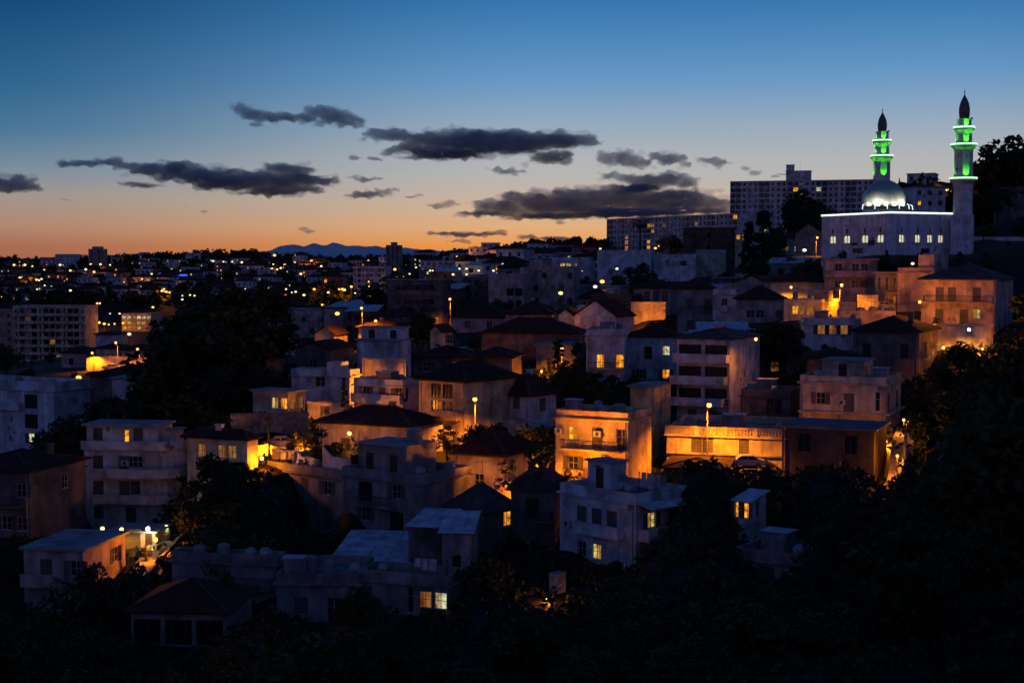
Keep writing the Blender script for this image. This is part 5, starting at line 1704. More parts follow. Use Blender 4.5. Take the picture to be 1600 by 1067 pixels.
# pools of light those lamps throw on the far slopes
for px, py, pw, c in ((60, 436, 5000, SOD), (222, 437, 4000, SOD), (165, 507, 5000, SOD), (262, 457, 3500, SOD), (535, 452, 2500, SOD), (490, 410, 4000, SOD), (725, 402, 2500, SOD),
                      (720, 421, 600, (1, .8, .5)), (450, 420, 3500, SOD), (1465, 297, 2500, SOD), (1414, 303, 2500, SOD), (285, 432, 2500, (.05, .1, 1)), (430, 455, 3000, (1, .3, .2)), (675, 424, 1200, (1, .8, .2)), (1027, 387, 500, SOD), (938, 390, 600, SOD)):
    p = hit_ground(px, py, 7.0, y0=230)
    if p is None: continue
    q = P(px, py, p.y - 2)
    glow_light('far_lamp_light', q, c, pw, None, 'POINT', radius=.5)

for i, (px, py) in enumerate(FAR['o'][::2] + FAR['y'][::4]):
    p = hit_ground(px, py, 7.0, y0=230)
    if p is None or p.y < 380: continue
    q = P(px, py, p.y - 2.5); q.z -= .8
    glow_light('far_lamp_light', q, SOD, 1500, None, 'POINT', radius=.5)

# blue sign on the far left town
def sign():
    p = hit_ground(286, 431, 8, 230)
    q = P(286, 430, p.y if p else 900)
    root = empty('shop_sign', q)
    tag(root, 'long blue illuminated sign in the far town at left', 'sign')
    s = q.y / F_PX
    b = MB(); b.box(-5.5 * s, 5.5 * s, -.2, .2, -1.2 * s, 1.2 * s); b.build('panel', M['fb'], root)
    b = MB(); b.box(-6 * s, 6 * s, .21, .5, -9, -1.0 * s); b.build('post', M['iron'], root)
sign()

# ------------------------------------------------------------------ naming a thing by the surveyed building it stands at
_STOP = set('with and the a an of on in under by at to beside above below behind before between one two three its over right left middle small tiny long broad dark pale bright low wide tall big red blue white orange lamplit hipped flat lit top right-hand plain grey narrow thin from into up down standing stepping three-storey two flat-topped iron roof silver steep bottom far first just weathered rounded yellow centre tiled slab street steady directly half hidden'.split())
def short_name(h, n=8):
    w = h['label'].split()[:n]
    while len(w) > 2 and w[-1].strip(',') in _STOP and w[-1] not in ('roof', 'street'):
        w.pop()
    return ' '.join(w)
_taken = set()
def by_house(phrase, x, y, n=8):
    """label that places a thing against the nearest surveyed building; None when that place is taken"""
    best = sorted((h for h in HS if h['cat'] != 'wall'), key=lambda h: (h['root'].x - x) ** 2 + (h['root'].y - y) ** 2)[:3]
    for h in best:
        r = h['root']
        dx, dy = x - r.x, y - r.y
        if abs(dx) > h['w'] * .55: rel = 'right of' if dx > 0 else 'left of'
        else: rel = 'behind' if dy > 0 else 'in front of'
        t = f'{phrase} {rel} the {short_name(h, n)}'
        if len(t.split()) > 16: t = ' '.join(t.split()[:16])
        if t not in _taken:
            _taken.add(t)
            return t
    return None

# ------------------------------------------------------------------ far houses
def far_house_proto(i):
    rg = random.Random(100 + i)
    w, d, h = rg.uniform(8, 15), rg.uniform(7, 10), rg.choice((3.4, 6.2, 6.4, 9.2))
    wm = M[rg.choice(['white', 'cream', 'pink', 'bluewhite', 'grey', 'dim'])]
    b = MB(); b.box(-w / 2, w / 2, -d / 2, d / 2, -4, h)
    root = bpy.data.objects.new('far_house', None)
    COL.objects.link(root)
    link('wall', b.mesh('wall', wm), root)
    b = MB()
    if rg.random() < .55:
        hip_roof(b, w, d, h + .01, rg.uniform(1.4, 2.4))
        link('roof', b.mesh('roof', M['tile']), root)
    else:
        b.box(-w / 2 - .25, w / 2 + .25, -d / 2 - .25, d / 2 + .25, h + .01, h + .35)
        link('roof', b.mesh('roof', M['concrete']), root)
    nf = max(1, int(h / 3))
    nw = int(w / 2.6)
    for f in range(nf):
        for k in range(nw):
            lit = rg.random() < .20
            link('window', far_window_mesh(1.0, 1.35, rg.choice('LLLYWK') if lit else 'pane'), root, (-w / 2 + w * (k + .5) / nw, -d / 2 - .22, f * 3.05 + .95))
    return root, w, d, h
_protos = [far_house_proto(i) for i in range(14)]
_used = [False] * len(_protos)
foot = []
for h in HS:
    n_ = max(1, round(h['w'] / max(4.0, h['d'])))
    for i_ in range(n_):
        q_ = h['w'] * ((i_ + .5) / n_ - .5)
        foot.append((h['root'].x + h['ex'][0] * q_, h['root'].y + h['ex'][1] * q_, .55 * math.hypot(h['w'] / n_, h['d'])))
foot = foot + [(MOSQUE_B.x + 6, 312, 24)]
# screen boxes of the surveyed buildings, to keep unsurveyed things from standing in front of them
SHOW = [(min(h['xA'], h['xB']), h['xC'] or h['xB'], h['yt'] - 6, h['yt'] + (h['yb'] - h['yt']) * .72, h['Y']) for h in HS] + [(1284, 1520, 130, 392, 295)]
SHOW += [(x - 9, x + 9, 0, y + 16, q.y) for x, y, q in LAMPS if x is not None] + [(222, 288, 838, 888, 152)]
foot += [(q.x, q.y, 1.6) for x, y, q in LAMPS]
def clear_of(x, y, r):
    return all((x - a) ** 2 + (y - b) ** 2 > (r + c) ** 2 for a, b, c in foot)
def hides(px0, px1, pytop, Y):
    return any(Y < y and px1 > a and px0 < b and pytop < d for a, b, c, d, y in SHOW)
_n = 0
for tries in range(9000):
    if _n >= 230: break
    u = _fr.random()
    if u < .62: px, py = _fr.uniform(0, 600), 410 + 62 * _fr.random() ** 1.0
    elif u < .9: px, py = _fr.uniform(600, 950), _fr.uniform(402, 445)
    else: px, py = _fr.uniform(1380, 1560), _fr.uniform(300, 345)
    p = hit_ground(px, py, 0, 260)
    if p is None or p.y < 380 or p.y > 1500: continue
    i = _fr.randrange(len(_protos))
    pr, w, d, h_ = _protos[i]
    if not clear_of(p.x, p.y, .38 * w): continue
    s = F_PX / p.y
    if hides(px - w * s / 2, px + w * s / 2, py - (h_ + 2) * s, p.y): continue
    if _used[i]: o = copy_tree(pr)
    else: o = pr; _used[i] = True
    o.location = (p.x, p.y, p.z); o.rotation_euler = (0, 0, _fr.uniform(-.5, .35))
    z = 'in the far town on the left hillside' if px < 600 else ('on the dark ridge at the centre' if px < 1000 else 'on the dark hill right of the mosque')
    tag(o, f'small unlit house {z}', 'house', f'small houses {z}')
    foot.append((p.x, p.y, .6 * w))
    _n += 1
for i, (pr, *_r) in enumerate(_protos):
    if not _used[i]:
        for ch in list(pr.children): bpy.data.objects.remove(ch)
        bpy.data.objects.remove(pr)
# houses of the middle distance that fill the slope between the surveyed ones
_k = 0
LET = ['-w-w-', 'ww-w', '-s-s-', '-c-w-', '-b-w', 'wcw', '-K-w', 'w-s-w']
_mid = []
for tries in range(7000):
    if _k >= 90: break
    px, py = _fr.uniform(390, 1240), _fr.uniform(430, 600)
    p = hit_ground(px, py, 0, 195)
    if p is None or p.y > 480: continue
    w, hh = _fr.uniform(5, 11), _fr.choice((2.8, 3.2, 3.6, 5.8, 6.2))
    if not clear_of(p.x, p.y, 2.2): continue
    s = F_PX / p.y
    if hides(px - w * s / 2, px + w * s / 2, py - (hh + 1.6) * s, p.y): continue
    rf = _fr.choice(['hip', 'flat', 'flat', 'slab', 'shed'])
    nf = 1 if hh < 4 else 2
    yt = to_px((p.x, p.y, p.z + hh))[1]
    h = dict(key=f'mid{_k}', name='house', cat='house', xA=0, xB=0, xC=0, yt=yt, yb=py, Y=p.y, th=_fr.uniform(2, 30), roof=rf,
             wall=_fr.choice(['dim', 'grey', 'pink', 'dim', 'bluewhite', 'brown']), F='/'.join([_fr.choice(LET)] * nf), S='', kw=dict(par=.7, small=True, group='unlit houses filling the middle slope'),
             w=w, d=_fr.uniform(5, 8), h=hh, root=Vector((p.x, p.y, p.z)))
    h['label'] = {'hip': 'unlit house with hipped tile roof crowded on the dim middle slope', 'flat': 'unlit house with flat parapet roof crowded on the dim middle slope', 'slab': 'unlit house with thin slab roof crowded on the dim middle slope', 'shed': 'unlit tin-roofed shed crowded on the dim middle slope'}[rf]
    h['kw']['group'] += {'hip': ', hipped', 'flat': ', parapet', 'slab': ', slab', 'shed': ', tin'}[rf]
    h['label'] = by_house({'hip': 'unlit tile-roofed house', 'flat': 'unlit parapet-roofed house', 'slab': 'unlit slab-roofed house', 'shed': 'unlit tin-roofed shed'}[rf], p.x, p.y) or h['label']
    house(h)
    foot.append((p.x, p.y, .42 * math.hypot(w, 7)))
    _mid.append(h)
    _k += 1

# ------------------------------------------------------------------ trees that can be told apart
T = [
 (300, 478, 205, 'broad', 'big dark round tree, left part of the black clump at centre left', 1.3), (345, 452, 212, 'tall', 'tallest tree of the black clump at centre left', 1.5),
 (393, 446, 222, 'tall', 'tall dark tree at the upper right of the black clump', 1.5), (262, 548, 198, 'broad', 'dark tree at the left foot of the black clump at centre left', 1.1),
 (425, 470, 228, 'tall', 'right-hand tree of the black clump at centre left', 1.2), (330, 560, 196, 'broad', 'dark lower tree at the front of the black clump', 1.3), (405, 560, 205, 'broad', 'dark lower tree at the right front of the black clump', 1.0),
 (360, 500, 226, 'broad', 'dark tree filling the back of the black clump', 1.5), (285, 600, 190, 'bush', 'dark undergrowth below the black clump', 1.3), (225, 590, 200, 'broad', 'dark round tree behind the white rounded block', 1.0),
 (170, 615, 188, 'broad', 'dark tree between the modern block and the white rounded block', 1.1), (100, 660, 170, 'broad', 'dark tree over the roof of the hipped house at left edge', 1.2), (120, 640, 180, 'broad', 'dark round tree below the blue-white modern block', 1.0),
 (8, 530, 300, 'broad', 'dark tree at the left edge before the banded flats', 1.3), (335, 704, 147, 'broad', 'dark tree right of the white rounded block', 1.1), (345, 740, 144, 'broad', 'dark tree before the orange gable house', 1.2),
 (300, 770, 140, 'broad', 'dark round tree at the right foot of the rounded block', 1.0), (352, 775, 140, 'bush', 'dark shrubbery left of the long weathered facade', 1.2), (335, 800, 134, 'bush', 'dark hedge mass above the pale low terrace house', 1.2),
 (140, 866, 118, 'bush', 'round dark bush in front of the flat-roofed cream house', 1.0), (203, 884, 120, 'broad', 'dark shrub at the foot of the lamplit lane', .8),
 (463, 672, 159, 'airy', 'leafy tree catching orange light over the garden wall corner', 1.1), (492, 668, 158, 'airy', 'brownish thin tree right of the orange-lit garden tree', 1.3), (512, 690, 157, 'broad', 'dark tree before the wide hipped roof house', 1.0),
 (841, 680, 145, 'airy', 'thin bare-looking tree glowing orange beside the ochre house', 1.1), (700, 660, 162, 'airy', 'thin shrub under the street lamp by the garage shutters', 1.2), (750, 655, 164, 'broad', 'dark shrub right of the lit garage corner', 1.1),
 (775, 655, 165, 'broad', 'dark bushy tree before the pale barred-window house', 1.2),
 (538, 590, 178, 'cypress', 'slim dark cypress before the white modern house', .9), (872, 520, 215, 'cypress', 'tall dark cypress beside the hillside street lamp', 1.5), (902, 535, 208, 'cedar', 'dark conifer left of the house with two orange windows', 1.0),
 (888, 560, 200, 'broad', 'dark tree at the foot of the hillside cypress', 1.0),
 (1192, 330, 345, 'cedar', 'tall dark cedar before the tall slab block', 1.05), (1170, 345, 352, 'cedar', 'slimmer cedar left of the tallest cedar', .8), (1212, 352, 340, 'broad', 'dark tree at the right of the tallest cedar', .8),
 (1262, 291, 420, 'broad', 'large dark round tree before the tall slab block', 1.0), (1240, 305, 425, 'broad', 'dark tree at the left of the large round tree by the slab block', .8), (1285, 310, 415, 'broad', 'dark tree at the right of the large round tree by the slab block', .8),
 (1447, 272, 520, 'cedar', 'pointed conifer on the dark hill between the minarets', .9), (1460, 280, 520, 'cedar', 'lower conifer on the hill right of the pointed one', .8), (1432, 290, 525, 'broad', 'dark shrub on the hill left of the pointed conifer', .9),
 (1593, 206, 430, 'broad', 'highest dark tree on the skyline at the right edge', 1.2), (1570, 228, 440, 'tall', 'dark tree on the skyline left of the highest one', 1.7), (1550, 246, 440, 'broad', 'dark tree low on the skyline slope at right', 1.2), (1612, 226, 425, 'broad', 'dark tree on the skyline beyond the right edge', 1.2),
 (1535, 272, 450, 'broad', 'small dark tree beside the taller minaret', 1.0), (1530, 300, 430, 'broad', 'dark tree behind the foot of the taller minaret', 1.1), (1560, 285, 400, 'broad', 'dark tree on the right hill above the faint apartment block', 1.0),
 (1590, 345, 350, 'broad', 'dark tree above the pale boundary wall', 1.0), (1545, 345, 345, 'bush', 'dark shrub above the left end of the boundary wall', 1.0), (1575, 385, 290, 'broad', 'dark tree below the pale boundary wall', 1.2), (1540, 390, 280, 'bush', 'dark shrub below the boundary wall near the mosque', 1.2),
 (1500, 392, 285, 'bush', 'dark hedge below the foot of the taller minaret', 1.0), (1440, 392, 282, 'bush', 'dark hedge along the front of the mosque', 1.0), (1318, 388, 288, 'bush', 'dark bush against the left front of the mosque', .8),
 (1500, 530, 188, 'broad', 'dark tree lit from behind below the balcony house', 1.1), (1535, 545, 182, 'broad', 'dark tree at the right below the lamplit retaining wall', 1.1), (1470, 555, 184, 'broad', 'dark tree right of the grey hipped house', 1.0),
 (1632, 440, 205, 'broad', 'dark tree right of the balcony house at the right edge', 1.5), (1600, 525, 165, 'broad', 'large dark tree at the right edge', 1.4), (1500, 600, 150, 'broad', 'large dark tree in the right woodland', 1.4), (1560, 600, 140, 'tall', 'tall dark tree in the right woodland', 1.6),
 (1447, 640, 152, 'broad', 'dark tree right of the lamplit steps', 1.0), (452, 1000, 92, 'airy', 'tree at the bottom edge with orange light glimmering through its leaves', 1.0), (1428, 705, 138, 'airy', 'thin tree catching orange light at the foot of the steps', 1.0),
 (955, 505, 246, 'bush', 'dark shrubs below the glowing yard wall of the pink house', 1.0), (1040, 494, 250, 'broad', 'dark round tree below the glowing yard wall', 1.0), (1005, 400, 330, 'bush', 'spiky dark shrubs before the blue-grey block', .9), (965, 424, 330, 'broad', 'dark small tree before the blue-grey block', .8),
 (660, 485, 262, 'bush', 'broad dark shrub below the banded building', 1.6), (620, 455, 345, 'broad', 'dark tree left of the banded building', 1.2), (590, 438, 380, 'broad', 'dark tree at the foot of the pinkish tower block', 1.2), (740, 470, 300, 'broad', 'dark tree below the pale twin blocks', 1.4),
 (790, 468, 300, 'broad', 'dark tree under the left pale block', 1.1), (830, 470, 300, 'broad', 'dark tree under the right pale block', 1.1), (1200, 500, 205, 'broad', 'dark tree before the dark verandah house', 1.0), (1225, 500, 210, 'broad', 'dark shrub left of the plain pinkish house', 1.0),
 (1290, 412, 285, 'broad', 'dark tree left of the loggia house', 1.0), (1230, 400, 330, 'broad', 'dark tree below the dim villa', 1.4), (1180, 400, 320, 'broad', 'dark tree at the foot of the tallest cedar', 1.2), (1265, 400, 310, 'bush', 'dark shrub below the stone villa', 1.2),
 (1110, 740, 134, 'broad', 'dark garden tree below the balustraded terrace wall', 1.2), (1190, 725, 136, 'bush', 'reddish dark shrub at the left of the dark brown house', 1.1), (1130, 790, 122, 'bush', 'dark shrub left of the small lit shed', 1.1),
 (1085, 835, 116, 'bush', 'dark shrub right of the white terrace house', 1.1), (960, 870, 114, 'broad', 'dark round shrub at the corner of the white terrace house', .8), (760, 860, 122, 'bush', 'dark shrub left of the white terrace house', 1.2),
 (560, 905, 112, 'bush', 'dark bush before the dark door of the row house', .9), (350, 890, 118, 'bush', 'dark hedge between low hipped house and terrace house', .7), (420, 935, 108, 'bush', 'dark bush in front of the pale low terrace house', 1.0),
 (215, 460, 720, 'broad', 'dark tree in the far valley at left', 2.0), (1050, 365, 520, 'broad', 'dark tree before the long slab block', 1.3), (1110, 372, 470, 'broad', 'dark tree below the long slab block', 1.3),
]
for t in T:
    tree(t[0], t[1], t[2], t[3], t[4], t[5])
palm(1000, 347, 395, 'tall thin palm standing before the long slab block', 3.4)
palm(652, 482, 250, 'broad-crowned palm in front of the banded building', 4.2)
palm(985, 420, 345, 'short palm before the blue-grey block', 2.6)

# woodland at the foot of the slope and on the right: nobody can tell these apart in the dark
WOOD = [('bottom', 'dark tree in the unlit thicket along the bottom edge', 'trees of the unlit thicket at the bottom'), ('right', 'dark tree in the unlit wood at the lower right', 'trees of the unlit wood at lower right')]
_c = 0
for tries in range(900):
    if _c >= 95: break
    if _c < 50:
        px, py, Y = _fr.uniform(-40, 1150), _fr.uniform(930, 1075), _fr.uniform(86, 112)
        if px < 210: py = max(py, 945)
        if 200 < px < 360: py = max(py, 985)
        if 600 < px < 730: py = max(py, 945)
        lab = WOOD[0]
    else:
        px = _fr.uniform(1140, 1640); f = (px - 1140) / 460
        lo = 905 - 60 * f if px < 1390 else 790 - 270 * min(1, (px - 1390) / 160)
        py = _fr.uniform(lo, 1050); Y = _fr.uniform(88, 128)
        if px < 1270: py = max(py, 915)
        lab = WOOD[1]
    p = P(px, py, Y)
    g = ground(p.x, p.y)
    H_ = p.z - g
    if H_ < 2.0: H_ = _fr.uniform(2, 3.5)
    if H_ > 17: continue
    if not clear_of(p.x, p.y, 1.5): continue
    kind = _fr.choice(['broad', 'broad', 'bush', 'tall']) if H_ > 4 else 'bush'
    wd = _fr.uniform(1.0, 1.5) * (1.3 if H_ < 5 else 1.0)
    s = F_PX / Y
    if hides(px - .3 * H_ * wd * s, px + .3 * H_ * wd * s, to_px((p.x, p.y, g + H_))[1], Y): continue
    tree_at(p.x, p.y, g, H_, kind, lab[1] if kind != 'bush' else lab[1].replace('tree', 'bush'), lab[2] if kind != 'bush' else lab[2].replace('trees', 'bushes'), wd)
    _c += 1
# garden trees and shrubs in the gaps of the town
_c = 0
for tries in range(9000):
    if _c >= 230: break
    px, py = (_fr.uniform(0, 1600), _fr.uniform(430, 900)) if _c < 120 else (_fr.uniform(400, 1300), _fr.uniform(430, 680))
    p = hit_ground(px, py, 0, 105)
    if p is None or p.y > 420: continue
    H_ = _fr.choice((2.2, 3, 4, 5.5, 7))
    if not clear_of(p.x, p.y, .8 + H_ * .12): continue
    s = F_PX / p.y
    if hides(px - .33 * H_ * s, px + .33 * H_ * s, py - H_ * s, p.y): continue
    kind = 'bush' if H_ < 3.5 else _fr.choice(['broad', 'broad', 'airy', 'cypress', 'tall'])
    lb = {'bush': 'low dark shrub in the unlit gardens between the hillside houses', 'broad': 'round dark tree in the unlit gardens between the hillside houses', 'airy': 'thin olive tree in the unlit gardens between the hillside houses',
          'cypress': 'slim conifer in the unlit gardens between the hillside houses', 'tall': 'tall dark tree in the unlit gardens between the hillside houses'}[kind]
    lb = by_house({'bush': 'low dark shrub', 'broad': 'round dark tree', 'airy': 'thin olive tree', 'cypress': 'slim conifer', 'tall': 'tall dark tree'}[kind], p.x, p.y, 9) or lb
    tree_at(p.x, p.y, p.z, H_, kind, lb, {'bush': 'garden shrubs', 'broad': 'round garden trees', 'airy': 'thin garden trees', 'cypress': 'slim garden conifers', 'tall': 'tall garden trees'}[kind])
    foot.append((p.x, p.y, H_ * .2))
    _c += 1
# far woods: one mass
def far_woods():
    rng = np.random.default_rng(11)
    cl = []
    def add(px, py, y0=330, hmin=5, hmax=11):
        p = hit_ground(px, py, 0, y0)
        if p is None: return
        if not clear_of(p.x, p.y, 2.0): return
        h = rng.uniform(hmin, hmax)
        s = F_PX / p.y
        if hides(px - h * .45 * s, px + h * .45 * s, py - h * s, p.y): return
        for k in range(4):
            cl.append((p.x + rng.normal() * h * .18, p.y + rng.normal() * h * .18, p.z + h * (.35 + .16 * k), h * .30))
    for i in range(1050):
        add(rng.uniform(-60, 620), 404 + 80 * rng.random(), 330, 3.5, 8)
    for i in range(420):
        add(rng.uniform(600, 960), rng.uniform(388, 440), 330, 3, 6.5)
    for i in range(520):
        add(rng.uniform(1385, 1680), rng.uniform(225, 345), 300)
    # the tree-lined crest of the ridges
    for i in range(520):
        px = rng.uniform(-40, 950)
        for py in np.arange(380, 432, 1.5):
            p = hit_ground(px, py, 0, 500)
            if p is not None:
                h = rng.uniform(3, 8) if px > 400 else rng.uniform(4, 10)
                if clear_of(p.x, p.y, 2):
                    for k in range(4):
                        cl.append((p.x + rng.normal() * h * .15, p.y + rng.normal() * 3, p.z + h * (.3 + .17 * k), h * .28))
                break
    far_ = [c for c in cl]
    q = leaf_cloud(far_, 9, 1.7, rng)
    tag(link('far_woodland', quads_mesh('far_woodland', q, M['leaf'])), kind='stuff', label='dark woods over the far hillsides and ridges')
far_woods()
# low undergrowth over the near slopes
def undergrowth():
    rng = np.random.default_rng(21)
    cl = []
    X = rng.uniform(-75, 95, 15000); Y = rng.uniform(72, 235, 15000)
    keep = np.abs(X) < Y * .42
    X, Y = X[keep], Y[keep]
    Z = ground_np(X, Y)
    for x, y, z in zip(X, Y, Z):
        if clear_of(x, y, .2):
            cl.append((x, y, z + .2, rng.uniform(.5, 1.3)))
    q = leaf_cloud(cl, 14, .34, rng)
    tag(link('undergrowth', quads_mesh('undergrowth', q, M['leaf'])), kind='stuff', label='dark weeds and undergrowth between the houses')
undergrowth()

# ------------------------------------------------------------------ things on and around the houses
def dish(p, face, label, r=.5, group='satellite dishes on the roofs'):
    root = empty('satellite_dish', p, face)
    tag(root, label, 'satellite dish', group)
    b = MB(); b.tube((0, 0, -.05), (0, 0, .7), .035, n=6); b.build('mast', M['galv'], root)
    b = MB(); n = 14; pr = [(r * t, .30 * r * t * t) for t in (0.02, .3, .6, .85, 1.0)]
    b.lathe(pr, n)
    o = b.build('reflector', M['ac'], root, (0, -.06, .75), smooth=True); o.rotation_euler = (R(62), 0, 0)
    b = MB(); b.tube((0, -.1, .55), (0, -.1 - r * .9, .85), .02, n=5); b.lathe([(.05, .82), (.06, .92)], 6, cy=-.1 - r * .9); b.build('feed_arm', M['galv'], root)
    return root
def tank(p, label, r=.6, h=1.3):
    root = empty('water_tank', p); tag(root, label, 'water tank', 'water tanks on the roofs')
    b = MB(); b.lathe([(r * .96, .18), (r, .3), (r, h * .5), (r * 1.03, h * .52), (r, h * .55), (r, h), (r * .6, h + .18), (.2, h + .22)], 14); b.build('drum', M['tank'], root, smooth=False)
    b = MB(); b.box(-r * .8, r * .8, -r * .8, r * .8, -.02, .17); b.build('stand', M['concrete'], root)
    return root
def antenna(p, h, label):
    root = empty('tv_antenna', p, _fr.uniform(-1, 1)); tag(root, label, 'antenna', 'aerials on the roofs')
    b = MB(); b.tube((0, 0, -.05), (0, 0, h), .03, n=5); b.build('mast', M['iron'], root)
    b = MB(); b.tube((-.7, 0, h - .1), (.7, 0, h - .1), .018, n=4)
    for i in range(6): b.tube((-.6 + .24 * i, -.35, h - .1), (-.6 + .24 * i, .35, h - .1), .014, n=4)
    b.build('elements', M['iron'], root)
def ac_unit(p, rz, label):
    root = empty('air_conditioner', p, rz); tag(root, label, 'air conditioner', 'air conditioners on the walls')
    b = MB(); b.box(-.45, .45, -.38, -.06, -.3, .3); b.build('case', M['ac'], root)
    b = MB(); b.lathe([(.22, .382), (.22, .40)], 14); o = b.build('fan_grille', M['iron'], root); o.rotation_euler = (R(90), 0, 0)
    b = MB(); b.box(-.4, -.35, -.36, -.002, -.36, -.302); b.box(.35, .4, -.36, -.002, -.36, -.302); b.build('bracket', M['iron'], root)
def wall_pt(key, fx, z, face='F', out=.0):
    q = HOUSES[key]
    if face == 'F': l = Vector((-q['w'] / 2 + q['w'] * fx, -q['d'] / 2 - out, z))
    else: l = Vector((q['w'] / 2 + out, -q['d'] / 2 + q['d'] * fx, z))
    rz = q['root'].rotation_euler.z + (0 if face == 'F' else math.pi / 2)
    return q['root'].matrix_basis @ l, rz
for key, fx, z, face, lab in (('yellow', .60, 4.9, 'F', 'air conditioner on the upper storey of the ochre house'), ('yellow', .68, 2.3, 'F', 'air conditioner on the lower storey of the ochre house'),
                              ('yellow', .06, 5.0, 'F', 'air conditioner at the left edge of the ochre house'), ('tiered', .97, 3.6, 'F', 'air conditioner beside the lamp on the tall tiered house'),
                              ('curved', .44, 9.6, 'F', 'air conditioner high on the rounded white block'), ('parapet_house', .5, 4.7, 'F', 'air conditioner between the windows of the cream cabin house'),
                              ('white_terrace', .12, 3.8, 'F', 'air conditioner on the blue-lit front of the white terrace house')):
    p, rz = wall_pt(key, fx, z, face)
    ac_unit(p, rz, lab)
deck = lambda k, fx, fy: on_house(k, fx, fy, HOUSES[k]['h'] - .80)
for key, fx, fy, lab in (('white_terrace', .55, .4, 'satellite dish in the middle of the white terrace roof'), ('white_terrace', .72, .3, 'satellite dish near the right parapet of the white terrace roof'),
                         ('white_terrace', .82, .55, 'satellite dish at the back of the white terrace roof'), ('old_wing', .30, .4, 'satellite dish on the roof terrace of the weathered wing'),
                         ('old_wing', .45, .5, 'satellite dish beside the white wall on the weathered wing'), ('old_main', .84, .25, 'satellite dish at the terrace corner of the weathered house'),
                         ('terrace_low', .72, .5, 'satellite dish on the pale low terrace house'), ('terrace_low', .86, .4, 'satellite dish at the right end of the pale low terrace'),
                         ('rail_house', .2, .4, 'satellite dish on the roof with the iron railing'), ('yellow', .4, .6, 'satellite dish on the roof of the ochre house'), ('banded', .6, .4, 'satellite dish behind the long roof terrace parapet')):
    dish(deck(key, fx, fy), _fr.uniform(-.6, .6), lab, _fr.uniform(.45, .7))
for key, fx, fy, lab in (('old_main', .9, .75, 'grey water tank beside the penthouse of the weathered house'), ('terrace_low', .45, .55, 'grey water tank on the pale low terrace house'), ('terrace_low', .22, .6, 'grey water tank at the left of the low terrace house'),
                         ('yellow', .7, .55, 'grey water tank on the roof of the ochre house'), ('banded', .78, .5, 'dark water tank behind the white roof terrace parapet'), ('white_terrace', .3, .7, 'water tank behind the left parapet of the white terrace roof'),
                         ('step_terrace', .4, .5, 'water tank on the low lamplit terrace'), ('shack_row', .3, .5, 'water tank on the flat-topped row house')):
    tank(deck(key, fx, fy), lab, _fr.uniform(.5, .75), _fr.uniform(1.0, 1.4))
tank(on_house('old_main', .52, .62, HOUSES['old_main']['h'] - .85 + .05 + 3.17), 'big pale water tank on top of the penthouse roof', .9, 1.3)
for i, (key, fx, fy, dz, hgt, lab) in enumerate((('old_main', .4, .6, .05 + 3.17 - .85, 2.6, 'aerial on the penthouse of the weathered house'), ('small_hip', .5, .5, 2.2, 2.6, 'aerial on the grey pyramid roof'), ('white_terrace', .3, .3, -.8, 2.6, 'aerial on the white terrace roof'),
                                               ('yellow', .2, .7, -.8, 3.0, 'aerial on the ochre house'), ('three_windows', .5, .5, -.8, 2.5, 'aerial on the plain house with three windows'), ('step_terrace', .6, .5, -.5, 2.6, 'aerial on the low lamplit terrace'),
                                               ('curved', .3, .6, 0, 2.2, 'aerial on the roof of the rounded white block'), ('blue_terrace', .3, .5, -.8, 3, 'aerial on the pale blue low house'), ('slab_high', .45, .5, 2, 7, 'mast on the stair tower of the tall slab block'))):
    antenna(on_house(key, fx, fy, HOUSES[key]['h'] + dz), hgt, lab)
done = {'old_main', 'slab_low', 'slab_high', 'tower_dark', 'curved', 'white_terrace'}
_cl = random.Random(77)
for h in HS:
    if h['roof'] != 'flat' or h['Y'] > 270 or h['cat'] in ('wall',) or h['key'] in done or h['d'] < 4: continue
    short = short_name(h, 10)
    k = h['key']
    zt_ = h['h'] - h['kw'].get('par', .85) + .05
    picks = _cl.sample([(.15, .3), (.35, .7), (.6, .25), (.8, .6), (.5, .5), (.9, .3)], 4)
    for n_, (fx, fy) in enumerate(picks):
        if any(a <= fx <= b and c <= fy <= d_ for a, b, c, d_, e in h['kw'].get('pent', ())): continue
        p = on_house(k, fx, fy, zt_)
        if n_ == 0: tank(p, f'water tank on the {short}', _cl.uniform(.45, .7), _cl.uniform(.9, 1.4))
        elif n_ == 1: dish(p, _cl.uniform(-.8, .8), f'small dish on the {short}', _cl.uniform(.4, .6))
        elif n_ == 2: antenna(p, _cl.uniform(2, 3.4), f'aerial on the {short}')
        elif n_ == 3:
            root = empty('roof_hutch', p, h['root'].z * 0 - R(h['th'])); tag(root, f'small storage hutch on the {short}', 'hutch')
            a = _cl.uniform(.7, 1.3); b = MB(); b.box(-a, a, -a * .8, a * .8, 0, 1.7); b.build('wall', M['grey'], root)
            b = MB(); b.box(-a - .15, a + .15, -a * .8 - .15, a * .8 + .15, 1.702, 1.8); b.build('roof', M['tin'], root)
